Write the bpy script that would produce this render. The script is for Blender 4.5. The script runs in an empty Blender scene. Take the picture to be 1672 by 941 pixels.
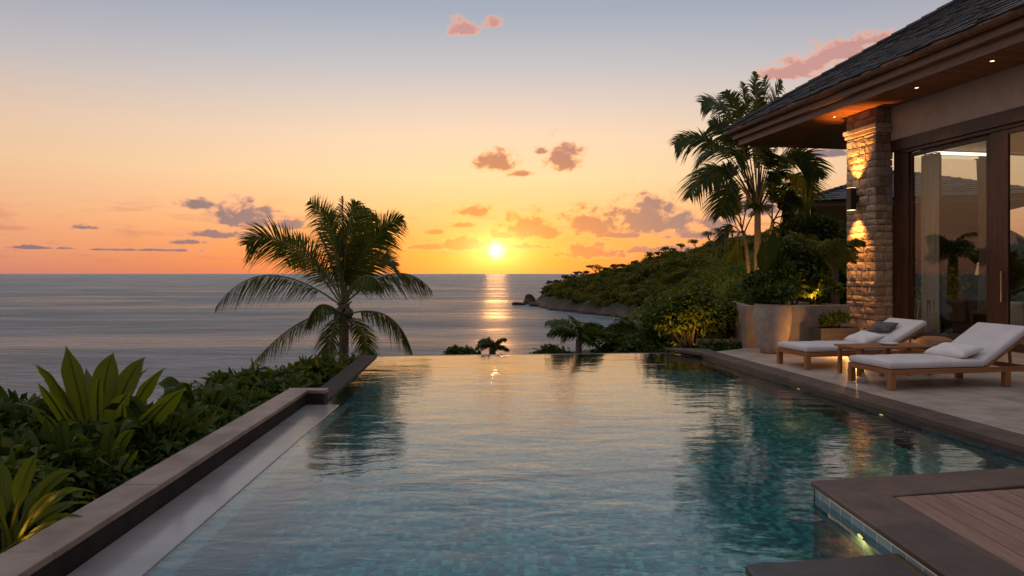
import bpy, math, random
import numpy as np
from mathutils import Vector, Matrix
random.seed(7); RNG = np.random.default_rng(11)
R = math.radians
scene = bpy.context.scene
COL = scene.collection
FP, CX, HY, CZ = 1115.0, 836.0, 447.0, 1.5        # focal length in photo pixels, centre column, horizon row, eye height

# ---------------------------------------------------------------- camera
cam_d = bpy.data.cameras.new('camera'); cam = bpy.data.objects.new('camera', cam_d); COL.objects.link(cam)
cam.location = (0, 0, CZ); cam.rotation_euler = (R(90), 0, 0)
cam_d.sensor_width = 36; cam_d.lens = 36 * FP / 1672; cam_d.shift_y = -23.5 / 1672
cam_d.clip_start = .05; cam_d.clip_end = 200000
scene.camera = cam

# ---------------------------------------------------------------- colour management, sampling
vs = scene.view_settings
scene.display_settings.display_device = 'sRGB'
vs.view_transform = 'Standard'; vs.look = 'None'; vs.exposure = 0.0; vs.gamma = 1.0; vs.use_curve_mapping = False
cy = scene.cycles
cy.use_denoising = True; cy.max_bounces = 9; cy.diffuse_bounces = 3; cy.glossy_bounces = 4
cy.transmission_bounces = 6; cy.transparent_max_bounces = 12
cy.sample_clamp_indirect = 4.0; cy.sample_clamp_direct = 0; cy.blur_glossy = 0.6
cy.caustics_reflective = True; cy.caustics_refractive = True

def lin(r, g, b, a=1.0):
    f = lambda c: (c/255/12.92) if c/255 <= .04045 else ((c/255+.055)/1.055)**2.4
    return (f(r), f(g), f(b), a)

# ---------------------------------------------------------------- node helper
class NT:
    def __init__(s, tree): s.t = tree; s.n = tree.nodes; s.l = tree.links
    def node(s, ty, **kw):
        n = s.n.new(ty)
        for k, v in kw.items(): setattr(n, k, v)
        return n
    def put(s, sock, v):
        if isinstance(v, bpy.types.NodeSocket): s.l.new(v, sock)
        elif v is not None: sock.default_value = v
    def m(s, op, a, b=None, c=None, clamp=False):
        n = s.node('ShaderNodeMath', operation=op, use_clamp=clamp)
        for i, v in enumerate((a, b, c)):
            if v is not None: s.put(n.inputs[i], v)
        return n.outputs[0]
    def v(s, op, a, b=None, out=0):
        n = s.node('ShaderNodeVectorMath', operation=op)
        s.put(n.inputs[0], a)
        if b is not None: s.put(n.inputs[1], b)
        return n.outputs['Value'] if out == 'v' else n.outputs[0]
    def mix(s, f, a, b, mode='MIX'):
        n = s.node('ShaderNodeMix', data_type='RGBA', blend_type=mode)
        s.put(n.inputs[0], f); s.put(n.inputs[6], a); s.put(n.inputs[7], b)
        return n.outputs[2]
    def ramp(s, f, pts, interp='LINEAR'):
        n = s.node('ShaderNodeValToRGB'); cr = n.color_ramp; cr.interpolation = interp
        while len(cr.elements) > 1: cr.elements.remove(cr.elements[0])
        cr.elements[0].position = pts[0][0]; cr.elements[0].color = pts[0][1]
        for p, c in pts[1:]:
            e = cr.elements.new(p); e.color = c
        s.put(n.inputs[0], f); return n.outputs[0]
    def sstep(s, x, lo, hi, tlo=0., thi=1.):
        n = s.node('ShaderNodeMapRange', interpolation_type='SMOOTHSTEP')
        s.put(n.inputs[0], x); n.inputs[1].default_value = lo; n.inputs[2].default_value = hi
        n.inputs[3].default_value = tlo; n.inputs[4].default_value = thi
        return n.outputs[0]
    def noise(s, vec, scale, detail=4, rough=.55, dist=0, out=0):
        n = s.node('ShaderNodeTexNoise'); s.put(n.inputs['Vector'], vec)
        n.inputs['Scale'].default_value = scale; n.inputs['Detail'].default_value = detail
        n.inputs['Roughness'].default_value = rough; n.inputs['Distortion'].default_value = dist
        return n.outputs[out]
    def scl(s, vec, x, y, z):
        return s.v('MULTIPLY', vec, (x, y, z))

# ---------------------------------------------------------------- sky
def azel(px, py):
    a = math.atan((px-CX)/FP); return math.degrees(a), math.degrees(math.atan((HY-py)/FP*math.cos(a)))
SUN_AZ, SUN_EL = azel(810, 409)
sd = Vector((math.sin(R(SUN_AZ))*math.cos(R(SUN_EL)), math.cos(R(SUN_AZ))*math.cos(R(SUN_EL)), math.sin(R(SUN_EL))))
world = bpy.data.worlds.new('World'); scene.world = world; world.use_nodes = True
w = NT(world.node_tree); w.n.clear()
tc = w.node('ShaderNodeTexCoord'); D = w.v('NORMALIZE', tc.outputs['Generated'])
sp = w.node('ShaderNodeSeparateXYZ'); w.put(sp.inputs[0], D)
dx, dy, dz = sp.outputs
el = w.m('MULTIPLY', w.m('ARCSINE', dz), 57.2958)
az = w.m('MULTIPLY', w.m('ARCTAN2', dx, dy), 57.2958)
th = w.m('MULTIPLY', w.m('ARCCOSINE', w.m('MINIMUM', w.v('DOT_PRODUCT', D, tuple(sd), 'v'), .9999999)), 57.2958)
elp = w.m('DIVIDE', w.m('MAXIMUM', el, 0.0), 90.0)
# slow large noise tilts the bands a little
front = w.ramp(elp, [(0, lin(222,122,82)), (1/90, lin(236,132,74)), (3/90, lin(247,156,92)), (5/90, lin(250,186,126)), (8/90, lin(250,208,160)),
                     (11/90, lin(240,208,176)), (14/90, lin(218,200,188)), (17/90, lin(190,188,192)), (21/90, lin(158,168,184)),
                     (28/90, lin(136,152,176)), (42/90, lin(196,196,204)), (1, lin(204,200,204))])
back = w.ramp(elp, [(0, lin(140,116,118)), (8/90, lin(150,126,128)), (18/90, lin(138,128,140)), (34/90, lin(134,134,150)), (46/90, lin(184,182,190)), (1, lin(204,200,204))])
side = w.ramp(elp, [(0, lin(196,130,116)), (1.5/90, lin(214,146,120)), (4/90, lin(232,166,128)), (8/90, lin(232,188,150)), (11/90, lin(222,190,166)),
                    (15/90, lin(188,180,182)), (21/90, lin(142,152,174)), (28/90, lin(138,150,172)), (42/90, lin(196,196,204)), (1, lin(204,200,204))])
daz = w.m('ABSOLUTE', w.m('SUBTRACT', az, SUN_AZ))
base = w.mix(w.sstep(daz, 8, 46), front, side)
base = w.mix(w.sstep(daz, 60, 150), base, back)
# wide and tight glow round the sun, stretched sideways
gx = w.m('DIVIDE', daz, 2.0); ge = w.m('SUBTRACT', el, SUN_EL)
gth = w.m('SQRT', w.m('ADD', w.m('MULTIPLY', gx, gx), w.m('MULTIPLY', ge, ge)))
def expo(x, k): return w.m('EXPONENT', w.m('MULTIPLY', x, -1.0/k))
g1 = w.m('MULTIPLY', expo(gth, 2.1), .85)
g2 = expo(th, 1.0)
skyc = w.mix(g1, base, lin(255, 168, 34))
# clouds: puffs set at their azimuth and elevation, broken up by noise
CL = [(325,334,34,9),(398,352,46,24),(372,383,66,7),(476,366,30,11),(140,371,20,5),(312,395,28,5),(752,398,48,13),(700,403,34,5),(776,343,25,11),(757,367,18,5),(712,379,18,5),
      (808,264,30,17),(846,283,20,6),(922,256,24,24),(884,247,12,6),(868,371,44,22),(818,383,24,8),(850,402,40,5),(968,362,46,24),(1062,355,52,36),(1018,384,38,5),(1106,358,26,14),
      (1164,362,34,13),(1150,383,66,8),(965,410,52,14),(1283,120,40,12),(1325,104,48,17),(1372,84,46,18),(1410,66,34,12),(756,45,22,13),(808,38,13,8),(1345,251,46,8),(60,404,70,4),(240,408,80,3),(560,402,30,4),(1060,408,70,6),(1230,340,40,14)]
vec = w.node('ShaderNodeCombineXYZ'); w.put(vec.inputs[0], az); w.put(vec.inputs[1], el); AE = vec.outputs[0]
F = None
for (px, py, a, b) in CL:
    A0, E0 = azel(px, py+b*.35); ka = math.cos(R(A0))**2*57.3/FP; a2 = a*ka*1.35; b2 = b*ka*1.6
    q = w.v('MULTIPLY', w.v('SUBTRACT', AE, (A0, E0, 0)), (1/a2, 1/b2, 0))
    q = w.v('MAXIMUM', q, w.v('MULTIPLY', q, (-1, -2.4, 0)))
    L = w.v('LENGTH', q, out='v')
    F = L if F is None else w.m('SMOOTH_MIN', F, L, .35)
NV = w.scl(AE, 1.0, 1.5, 0)
n1 = w.noise(NV, .75, 8, .60, .2); n2 = w.noise(NV, 2.3, 4, .6)
n3 = w.noise(w.scl(AE, .25, 1.6, 0), .9, 5, .6)
fld = w.m('ADD', F, w.m('ADD', w.m('MULTIPLY', w.m('SUBTRACT', n1, .5), 2.5), w.m('MULTIPLY', w.m('SUBTRACT', n2, .5), .3)))
dens = w.sstep(fld, 1.16, .52)
core = w.sstep(fld, .95, .42)
near = w.sstep(daz, 3, 17)
lit = w.mix(w.sstep(th, 3, 20), lin(255,176,84), lin(226,152,128))
dark = w.mix(w.sstep(th, 2, 17), lin(190,100,64), lin(118,100,116))
high = w.sstep(el, 9, 15)
lit = w.mix(high, lit, lin(246,168,132)); dark = w.mix(high, dark, lin(196,140,134))
ccol = w.mix(core, lit, dark)
wisp = w.m('MULTIPLY', w.sstep(n3, .50, .70), w.m('MULTIPLY', w.sstep(el, 0.2, 1.5), w.sstep(el, 7, 3)))
skyc = w.mix(w.m('MULTIPLY', wisp, .6), skyc, lin(196,122,108))
skyc = w.mix(w.m('MULTIPLY', dens, .93), skyc, ccol)
# the disc and its bloom of forward-scattered light
halo = w.m('MULTIPLY', expo(w.m('SQRT', w.m('ADD', w.m('MULTIPLY', w.m('MULTIPLY', daz, daz), .35), w.m('MULTIPLY', ge, ge))), .95), 1.9)
skyc = w.mix(1.0, skyc, w.mix(w.m('MINIMUM', halo, 1.0), (0,0,0,1), (1.0,.66,.22,1)), 'ADD')
disc = w.sstep(w.m('ADD', th, w.m('MULTIPLY', w.m('SUBTRACT', n2, .5), 1.1)), 1.0, .12)
skyc = w.mix(disc, skyc, (1.7, 1.55, 1.05, 1))
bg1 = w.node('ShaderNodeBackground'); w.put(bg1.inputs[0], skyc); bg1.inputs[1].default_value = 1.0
nish = w.node('ShaderNodeTexSky', sky_type='NISHITA', sun_disc=False, sun_elevation=R(max(SUN_EL, .5)), sun_rotation=R(SUN_AZ), altitude=20)
bg2 = w.node('ShaderNodeBackground'); w.put(bg2.inputs[0], nish.outputs[0]); bg2.inputs[1].default_value = 0.02
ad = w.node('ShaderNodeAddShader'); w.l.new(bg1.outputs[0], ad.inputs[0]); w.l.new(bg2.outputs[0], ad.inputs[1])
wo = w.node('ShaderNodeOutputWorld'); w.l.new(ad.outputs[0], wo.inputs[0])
world.cycles.sampling_method = 'MANUAL'; world.cycles.sample_map_resolution = 1024

sun_d = bpy.data.lights.new('sun', 'SUN'); sun = bpy.data.objects.new('sun', sun_d); COL.objects.link(sun)
sun_d.energy = 0.12; sun_d.angle = R(1.8); sun_d.color = (1.0, .44, .13)
sun.rotation_euler = (-sd).to_track_quat('-Z', 'Y').to_euler()

# ---------------------------------------------------------------- helpers
def tag(o, label=None, cat=None, group=None, kind=None):
    if label: o['label'] = label
    if cat: o['category'] = cat
    if group: o['group'] = group
    if kind: o['kind'] = kind
    return o
def empty(name, loc, label, cat, group=None, rz=0):
    o = bpy.data.objects.new(name, None); COL.objects.link(o); o.location = loc; o.rotation_euler = (0, 0, rz)
    o.empty_display_size = .2
    return tag(o, label, cat, group)
def P(px, py, z=0.0):                      # point of the level plane z seen at a photo pixel
    Y = FP*(CZ-z)/(py-HY); return Vector(((px-CX)/FP*Y, Y, z))
def Q(px, py, Y):                          # point at depth Y seen at a photo pixel
    return Vector(((px-CX)/FP*Y, Y, CZ-(py-HY)/FP*Y))

class MB:
    def __init__(s): s.V = []; s.F = []; s.n = 0; s.M = []
    def add(s, v, f, mi=0):
        v = np.asarray(v, float).reshape(-1, 3)
        s.V.append(v)
        for q in f: s.F.append(tuple(int(i)+s.n for i in q))
        s.M += [mi]*len(f)
        s.n += len(v); return s
    def box(s, lo, hi, M=None, mi=0, jit=0):
        x0,y0,z0 = lo; x1,y1,z1 = hi
        v = np.array([(x0,y0,z0),(x1,y0,z0),(x1,y1,z0),(x0,y1,z0),(x0,y0,z1),(x1,y0,z1),(x1,y1,z1),(x0,y1,z1)], float)
        if jit: v += RNG.uniform(-jit, jit, v.shape)
        if M is not None: v = np.array([tuple(M @ Vector(p)) for p in v])
        return s.add(v, [(0,3,2,1),(4,5,6,7),(0,1,5,4),(1,2,6,5),(2,3,7,6),(3,0,4,7)], mi)
    def prism(s, poly, z0, z1, mi=0):       # poly counter-clockwise
        n = len(poly); v = [(p[0],p[1],z0) for p in poly]+[(p[0],p[1],z1) for p in poly]
        f = [tuple(range(n))[::-1], tuple(range(n, 2*n))]+[(i,(i+1)%n,(i+1)%n+n,i+n) for i in range(n)]
        return s.add(v, f, mi)
    def tube(s, pts, rad, n=8, cap=True, mi=0):
        pts = [Vector(p) for p in pts]; k = len(pts)
        if not hasattr(rad, '__len__'): rad = [rad]*k
        v = []; up = Vector((0,0,1)); u = None
        for i, p in enumerate(pts):
            t = (pts[min(i+1,k-1)]-pts[max(i-1,0)]).normalized()
            if u is None:
                u = t.cross(up)
                if u.length < .05: u = t.cross(Vector((1,0,0)))
            u = (u - t*u.dot(t)).normalized(); b = t.cross(u)
            for j in range(n):
                a = 2*math.pi*j/n; v.append(tuple(p+(u*math.cos(a)+b*math.sin(a))*rad[i]))
        f = [(i*n+j, i*n+(j+1)%n, (i+1)*n+(j+1)%n, (i+1)*n+j) for i in range(k-1) for j in range(n)]
        if cap: f += [tuple(range(n))[::-1], tuple(range((k-1)*n, k*n))]
        return s.add(v, f, mi)
    def lathe(s, prof, c=(0,0,0), n=32, mi=0):
        v = [(c[0]+r*math.cos(2*math.pi*j/n), c[1]+r*math.sin(2*math.pi*j/n), c[2]+z) for r, z in prof for j in range(n)]
        f = [(i*n+j, i*n+(j+1)%n, (i+1)*n+(j+1)%n, (i+1)*n+j) for i in range(len(prof)-1) for j in range(n)]
        f += [tuple(range(n))[::-1], tuple(range((len(prof)-1)*n, len(prof)*n))]
        return s.add(v, f, mi)
    def build(s, name, mats, parent=None, smooth=False, bevel=0, seg=2):
        me = bpy.data.meshes.new(name)
        V = np.concatenate(s.V)
        if parent is not None and 'abs' not in name: V = V
        me.from_pydata(V.tolist(), [], s.F); 
        if not isinstance(mats, (list, tuple)): mats = [mats]
        for m in mats: me.materials.append(m)
        if len(mats) > 1: me.polygons.foreach_set('material_index', s.M)
        if smooth: me.polygons.foreach_set('use_smooth', [True]*len(me.polygons))
        me.update()
        o = bpy.data.objects.new(name, me); COL.objects.link(o)
        if parent is not None: o.parent = parent
        if bevel:
            b = o.modifiers.new('bevel', 'BEVEL'); b.width = bevel; b.segments = seg; b.limit_method = 'ANGLE'; b.angle_limit = R(40)
        return o
def world_child(o, parent):                # o was modelled in world space: keep it there under its parent
    o.parent = parent
    q = parent; M = Matrix.Identity(4)
    chain = []
    while q is not None: chain.append(q); q = q.parent
    for q in reversed(chain): M = M @ (q.matrix_parent_inverse @ q.matrix_basis)
    o.matrix_parent_inverse = M.inverted(); return o
def rawmesh(name, V, Qd, mats, parent=None, smooth=False, midx=None):   # V (n,3), Qd (m,4) quads, numpy
    me = bpy.data.meshes.new(name); me.vertices.add(len(V)); me.vertices.foreach_set('co', V.astype(np.float32).ravel())
    me.loops.add(Qd.size); me.loops.foreach_set('vertex_index', Qd.astype(np.int32).ravel())
    me.polygons.add(len(Qd)); me.polygons.foreach_set('loop_start', np.arange(0, Qd.size, Qd.shape[1], dtype=np.int32))
    if not isinstance(mats, (list, tuple)): mats = [mats]
    for m in mats: me.materials.append(m)
    if midx is not None: me.polygons.foreach_set('material_index', midx.astype(np.int32))
    if smooth: me.polygons.foreach_set('use_smooth', np.ones(len(Qd), bool))
    me.update(calc_edges=True); me.validate()
    o = bpy.data.objects.new(name, me); COL.objects.link(o)
    if parent is not None: o.parent = parent
    return o

# ---------------------------------------------------------------- materials
def mat(name):
    m = bpy.data.materials.new(name); m.use_nodes = True; t = NT(m.node_tree); t.n.clear()
    out = t.node('ShaderNodeOutputMaterial'); return m, t, out
def bsdf(t, out, col, rough=.6, spec=.5, metal=0, normal=None):
    b = t.node('ShaderNodeBsdfPrincipled'); t.put(b.inputs['Base Color'], col); t.put(b.inputs['Roughness'], rough)
    b.inputs['Specular IOR Level'].default_value = spec; b.inputs['Metallic'].default_value = metal
    if normal is not None: t.l.new(normal, b.inputs['Normal'])
    t.l.new(b.outputs[0], out.inputs[0]); return b
def bump(t, h, strength=.3, dist=.01, normal=None):
    b = t.node('ShaderNodeBump'); b.inputs['Strength'].default_value = strength; b.inputs['Distance'].default_value = dist
    t.put(b.inputs['Height'], h)
    if normal is not None: t.l.new(normal, b.inputs['Normal'])
    return b.outputs[0]
def obj_co(t): return t.node('ShaderNodeTexCoord').outputs['Object']
def geo_pos(t): return t.node('ShaderNodeNewGeometry').outputs['Position']
def simple(name, c1, c2, scale=8, rough=.6, bs=.2, bd=.005, spec=.4, stretch=(1,1,1), metal=0, detail=5):
    m, t, out = mat(name); co = t.scl(obj_co(t), *stretch)
    n = t.noise(co, scale, detail, .6)
    c = t.mix(t.sstep(n, .3, .7), (*c1, 1), (*c2, 1))
    bsdf(t, out, c, rough, spec, metal, bump(t, n, bs, bd)); return m
def wood(name, c1, c2, along=0, rough=.5, scale=6):
    st = [14, 14, 14]; st[along] = .9
    m, t, out = mat(name); co = t.scl(obj_co(t), *st)
    ri = t.node('ShaderNodeNewGeometry').outputs['Random Per Island']
    off = t.v('ADD', co, t.node('ShaderNodeCombineXYZ').outputs[0])
    cx = t.node('ShaderNodeCombineXYZ'); 
    for i in range(3): t.put(cx.inputs[i], t.m('MULTIPLY', ri, 37.0))
    n = t.noise(t.v('ADD', co, cx.outputs[0]), scale*.35, 6, .65, .6)
    c = t.mix(t.sstep(n, .3, .72), (*c1, 1), (*c2, 1))
    c = t.mix(t.m('MULTIPLY', ri, .45), c, (c1[0]*.55, c1[1]*.5, c1[2]*.5, 1))
    bsdf(t, out, c, rough, .35, 0, bump(t, n, .25, .003)); return m
def leafmat(name, c1, c2, c3=None, trans=.35, rough=.42):
    m, t, out = mat(name); g = t.node('ShaderNodeNewGeometry'); ri = g.outputs['Random Per Island']
    pts = [(0, (*c1, 1)), (.6, (*c2, 1))] + ([(.93, (*c2, 1)), (1, (*c3, 1))] if c3 else [(1, (*c2, 1))])
    c = t.ramp(ri, pts)
    n = t.noise(obj_co(t), 9, 3, .6); c = t.mix(t.m('MULTIPLY', n, .5), c, t.mix(1, c, (.6,.62,.5,1), 'MULTIPLY'))
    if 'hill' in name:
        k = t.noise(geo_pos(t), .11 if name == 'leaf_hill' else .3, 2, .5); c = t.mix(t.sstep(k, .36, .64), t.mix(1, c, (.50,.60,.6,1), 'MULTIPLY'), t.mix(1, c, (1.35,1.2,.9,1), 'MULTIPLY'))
    b = t.node('ShaderNodeBsdfPrincipled'); t.put(b.inputs['Base Color'], c); b.inputs['Roughness'].default_value = rough
    b.inputs['Specular IOR Level'].default_value = .15
    tr = t.node('ShaderNodeBsdfTranslucent'); t.put(tr.inputs[0], t.mix(1, c, (1.9, 1.6, .55, 1), 'MULTIPLY'))
    mx = t.node('ShaderNodeMixShader'); mx.inputs[0].default_value = trans
    t.l.new(b.outputs[0], mx.inputs[1]); t.l.new(tr.outputs[0], mx.inputs[2]); t.l.new(mx.outputs[0], out.inputs[0]); return m
def emis(name, col, strength):
    m, t, out = mat(name); e = t.node('ShaderNodeEmission'); e.inputs[0].default_value = (*col, 1); e.inputs[1].default_value = strength
    t.l.new(e.outputs[0], out.inputs[0]); return m

M = {}
M['leaf_palm'] = leafmat('leaf_palm', (.045,.075,.012), (.11,.135,.022), (.28,.20,.05), .45)
M['leaf_areca'] = leafmat('leaf_areca', (.034,.062,.014), (.085,.115,.026), (.22,.16,.05), .35)
M['leaf_broad'] = leafmat('leaf_broad', (.06,.105,.014), (.16,.185,.024), (.30,.22,.035), .5, .38)
M['leaf_dark'] = leafmat('leaf_dark', (.018,.040,.010), (.055,.088,.017), (.15,.12,.035), .28)
M['leaf_mid'] = leafmat('leaf_mid', (.025,.055,.010), (.085,.125,.020), (.20,.16,.04), .35)
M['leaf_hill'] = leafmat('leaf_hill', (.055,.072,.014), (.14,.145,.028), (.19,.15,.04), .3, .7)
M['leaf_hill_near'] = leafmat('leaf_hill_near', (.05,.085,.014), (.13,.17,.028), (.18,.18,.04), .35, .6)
M['bark'] = simple('bark', (.10,.075,.05), (.24,.19,.14), 12, .85, .8, .02, .2, (1,1,5))
M['twig'] = simple('twig', (.07,.05,.03), (.15,.11,.07), 20, .85, .5, .005, .2)
M['rachis'] = simple('palm_rachis', (.16,.13,.05), (.26,.22,.08), 9, .5, .2)
M['coping'] = None
def stone_tiles(name, c1, c2, tw, tl, rot, rough=.55, joint=.006, jc=.35, offs=.5):
    m, t, out = mat(name)
    co = t.node('ShaderNodeTexCoord').outputs['Object']
    mp = t.node('ShaderNodeMapping'); mp.inputs['Rotation'].default_value = (0, 0, rot); t.put(mp.inputs[0], co)
    b = t.node('ShaderNodeTexBrick'); t.put(b.inputs['Vector'], mp.outputs[0])
    b.offset = offs; b.inputs['Scale'].default_value = 1; b.inputs['Brick Width'].default_value = tw; b.inputs['Row Height'].default_value = tl
    b.inputs['Mortar Size'].default_value = joint; b.inputs['Mortar Smooth'].default_value = .2; b.inputs['Bias'].default_value = 0
    b.inputs['Color1'].default_value = (*c1, 1); b.inputs['Color2'].default_value = (*c2, 1); b.inputs['Mortar'].default_value = (c1[0]*jc, c1[1]*jc, c1[2]*jc, 1)
    n = t.noise(co, 2.2, 7, .62); n2 = t.noise(co, 45, 4, .6)
    c = t.mix(t.sstep(n, .35, .7), b.outputs[0], t.mix(1, b.outputs[0], (.62,.60,.58,1), 'MULTIPLY'))
    h = t.m('ADD', t.m('MULTIPLY', n2, .25), t.m('MULTIPLY', b.outputs['Fac'], -1.0))
    bsdf(t, out, c, t.sstep(n, .2, .8, rough-.15, rough+.15), .45, 0, bump(t, h, .5, .004)); return m
HROT = math.atan2(.176, 1)       # the house and terrace axis is turned this much from the pool axis
M['terrace'] = stone_tiles('terrace_stone', (.50,.41,.34), (.40,.325,.27), 1.2, .6, -HROT, .45, .006, .5)
M['coping'] = stone_tiles('coping_stone', (.12,.078,.06), (.08,.054,.042), .9, 3.1, math.pi/2-HROT, .45, .004, .5, 0)
M['wall_cap'] = simple('wall_cap_stone', (.16,.108,.082), (.28,.20,.155), 3, .5, .3, .004, .5)
M['wall_face'] = simple('wall_face_stone', (.016,.013,.012), (.032,.026,.023), 6, .7, .3, .006, .15)
M['dark_stone'] = simple('dark_stone', (.022,.019,.018), (.05,.042,.038), 6, .35, .35, .006, .5)
M['ledge_stone'] = simple('ledge_stone', (.46,.42,.40), (.58,.53,.50), 2.5, .5, .2, .003)
M['concrete'] = simple('concrete', (.22,.175,.14), (.32,.26,.21), 4, .8, .35, .006, .2)
M['pot'] = simple('pot_plaster', (.27,.22,.175), (.38,.315,.255), 5, .75, .3, .004, .25)
M['dark_pot'] = simple('dark_pot', (.045,.04,.038), (.08,.07,.065), 9, .6, .2, .003)
M['soil'] = simple('soil', (.02,.014,.01), (.05,.035,.022), 30, .95, .8, .02, .1)
M['teak'] = wood('teak', (.27,.105,.038), (.46,.21,.08), 0)
M['teak_leg'] = wood('teak_leg', (.26,.10,.036), (.44,.20,.075), 2)
M['decking'] = wood('decking', (.34,.20,.15), (.20,.11,.08), 1, .45)
M['dark_wood'] = wood('dark_wood', (.035,.016,.010), (.085,.036,.020), 2, .4)
M['fascia'] = wood('fascia_wood', (.17,.10,.068), (.27,.165,.115), 1, .5)
M['soffit'] = wood('soffit_wood', (.21,.075,.028), (.34,.14,.055), 0, .42)
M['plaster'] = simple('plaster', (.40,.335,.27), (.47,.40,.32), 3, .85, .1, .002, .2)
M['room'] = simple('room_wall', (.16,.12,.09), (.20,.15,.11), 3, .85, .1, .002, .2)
M['slate'] = None
M['fabric'] = None
M['metal'] = simple('dark_metal', (.03,.026,.022), (.05,.042,.036), 30, .4, .1, .001, .5, metal=.6)
M['terrain'] = None
def buildw(mb, name, mats, parent=None, **k):
    o = mb.build(name, mats, None, **k)
    if parent is not None: world_child(o, parent)
    return o
SEA = -23.5; WATER = -.10

# ================================================================ SETTING
# ---- sea
m, t, out = mat('sea_water'); M['sea'] = m
pos = geo_pos(t)
cd = t.node('ShaderNodeCameraData').outputs['View Distance']
sw = t.noise(t.scl(pos, .030, .075, 1), 1.0, 5, .55, .4)
wv = t.noise(t.scl(pos, .16, .42, 1), 1.0, 5, .6, .3)
rp = t.noise(t.scl(pos, .9, 1.6, 1), 1.0, 3, .6)
h = t.m('ADD', t.m('MULTIPLY', sw, 4.5), t.m('ADD', t.m('MULTIPLY', wv, 3.2), t.m('MULTIPLY', rp, .4)))
big = t.noise(t.scl(pos, .004, .018, 1), 1.0, 4, .6, .6)
c = t.mix(t.sstep(t.noise(t.scl(pos, .012, .06, 1), 1.0, 6, .65, .8), .35, .68), (.12,.19,.235,1), (.26,.335,.38,1))
b = bsdf(t, out, c, t.sstep(big, .32, .62, .27, .46), .5, 0, bump(t, h, 1.0, 2.4))
b.inputs['IOR'].default_value = 1.33
mb = MB(); mb.add([(-90000,-3000,SEA),(90000,-3000,SEA),(90000,120000,SEA),(-90000,120000,SEA)], [(0,1,2,3)])
tag(mb.build('sea', M['sea']), 'grey blue ocean reaching the horizon under the sunset', None, kind='structure')

# ---- headland
def S(px, py): p = P(px, py, SEA); return (p.x, p.y)
near_sh = [S(868,497), S(886,503), S(905,508), S(950,513), S(1000,517), S(1034,523), (70,318), (62,250), (47,170), (34,110), (20,70), (12,48), (9,38)]
far_sh = [(420,38), (420,900), (200,860), (95,740), (42,660), (22,590)]
poly = np.array(near_sh+far_sh)
def poly_dist(X, Y, poly):
    x1, y1 = poly[:,0], poly[:,1]; x2, y2 = np.roll(x1,-1), np.roll(y1,-1)
    ins = np.zeros(X.shape, bool); D = np.full(X.shape, 1e9)
    for a, b, c, d in zip(x1, y1, x2, y2):
        cr = ((b > Y) != (d > Y)) & (X < (c-a)*(Y-b)/(d-b+1e-12)+a); ins ^= cr
        L = (c-a)**2+(d-b)**2; tt = np.clip(((X-a)*(c-a)+(Y-b)*(d-b))/L, 0, 1)
        D = np.minimum(D, np.hypot(X-a-tt*(c-a), Y-b-tt*(d-b)))
    return np.where(ins, D, -D)
def vnoise(X, Y, sc, seed=0):
    r = np.random.default_rng(seed); G = r.random((64,64)); x = X/sc+500; y = Y/sc+500
    xi = np.floor(x).astype(int); yi = np.floor(y).astype(int); fx = x-xi; fy = y-yi; fx = fx*fx*(3-2*fx); fy = fy*fy*(3-2*fy)
    g = lambda a, b: G[a % 64, b % 64]
    return (g(xi,yi)*(1-fx)+g(xi+1,yi)*fx)*(1-fy)+(g(xi,yi+1)*(1-fx)+g(xi+1,yi+1)*fx)*fy
def head_h(X, Y):
    d = poly_dist(X, Y, poly); px = CX+FP*X/np.maximum(Y, 1)
    d = d + (vnoise(X, Y, 13, 3)-.5)*9*np.clip((Y-100)/100, 0, 1)
    ys = np.interp(px, [866,885,900,920,940,970,1000,1060,1130,1180,1230,1300,1500], [488,468,463,453,444,437,431,419,405,393,376,354,316])+9
    Yr = 520.
    zr = CZ+(HY-ys)/FP*Yr
    yv = np.interp(Y, [30,60,100,160,240,350,Yr], [562,548,522,500,476,445,0])
    k = np.clip((Y-350)/(Yr-350), 0, 1)
    yv = np.where(Y < 350, yv, 445*(1-k)+ys*k)
    wgt = np.clip((px-1040)/90, 0, 1)
    yv = ys*(1-wgt)+yv*wgt
    zl = CZ+(HY-yv)/FP*np.minimum(Y, Yr)
    zr = np.where(Y < Yr, np.minimum(zr, zl), zr)
    dr = np.interp(px, [868,900,940,1000,1200], [9,22,55,105,90]); dr = np.where(Y < 330, 30, dr)
    s = np.clip(d/dr, 0, 1); cl = np.clip(d/5, 0, 1)
    prof = .20*cl*cl*(3-2*cl)+.80*(1-(1-s)**1.7)
    z = SEA-2+(zr-SEA+2)*prof
    z = z + (vnoise(X, Y, 34, 5)-.5)*9*s + (vnoise(X, Y, 9, 6)-.5)*2.2*cl
    gul = np.abs(np.sin(X*.035-Y*.05+vnoise(X, Y, 60, 9)*5)); z = z-3.5*gul*s*np.clip((Y-120)/200, 0, 1)
    return np.where(d < -3, SEA-4, z), d
gx_, gy_ = np.arange(6, 330, 2.6), np.arange(36, 700, 2.6)
GX, GY = np.meshgrid(gx_, gy_); HZ, HD = head_h(GX, GY)
ny, nx = GX.shape
V = np.stack([GX, GY, HZ], -1).reshape(-1, 3); ii = np.arange(ny*nx).reshape(ny, nx)
Qd = np.stack([ii[:-1,:-1], ii[:-1,1:], ii[1:,1:], ii[1:,:-1]], -1).reshape(-1, 4)
keep = (HZ.reshape(-1)[Qd].max(1) > SEA-3.9); Qd = Qd[keep]
m, t, out = mat('headland_ground'); pos = geo_pos(t)
s_ = t.node('ShaderNodeSeparateXYZ'); t.put(s_.inputs[0], pos)
n = t.noise(pos, .22, 6, .65); n2 = t.noise(t.scl(pos, 1, 1, 2.6), .5, 6, .7)
rock = t.mix(t.sstep(n2, .3, .7), (.05,.030,.022,1), (.17,.105,.078,1))
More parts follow.
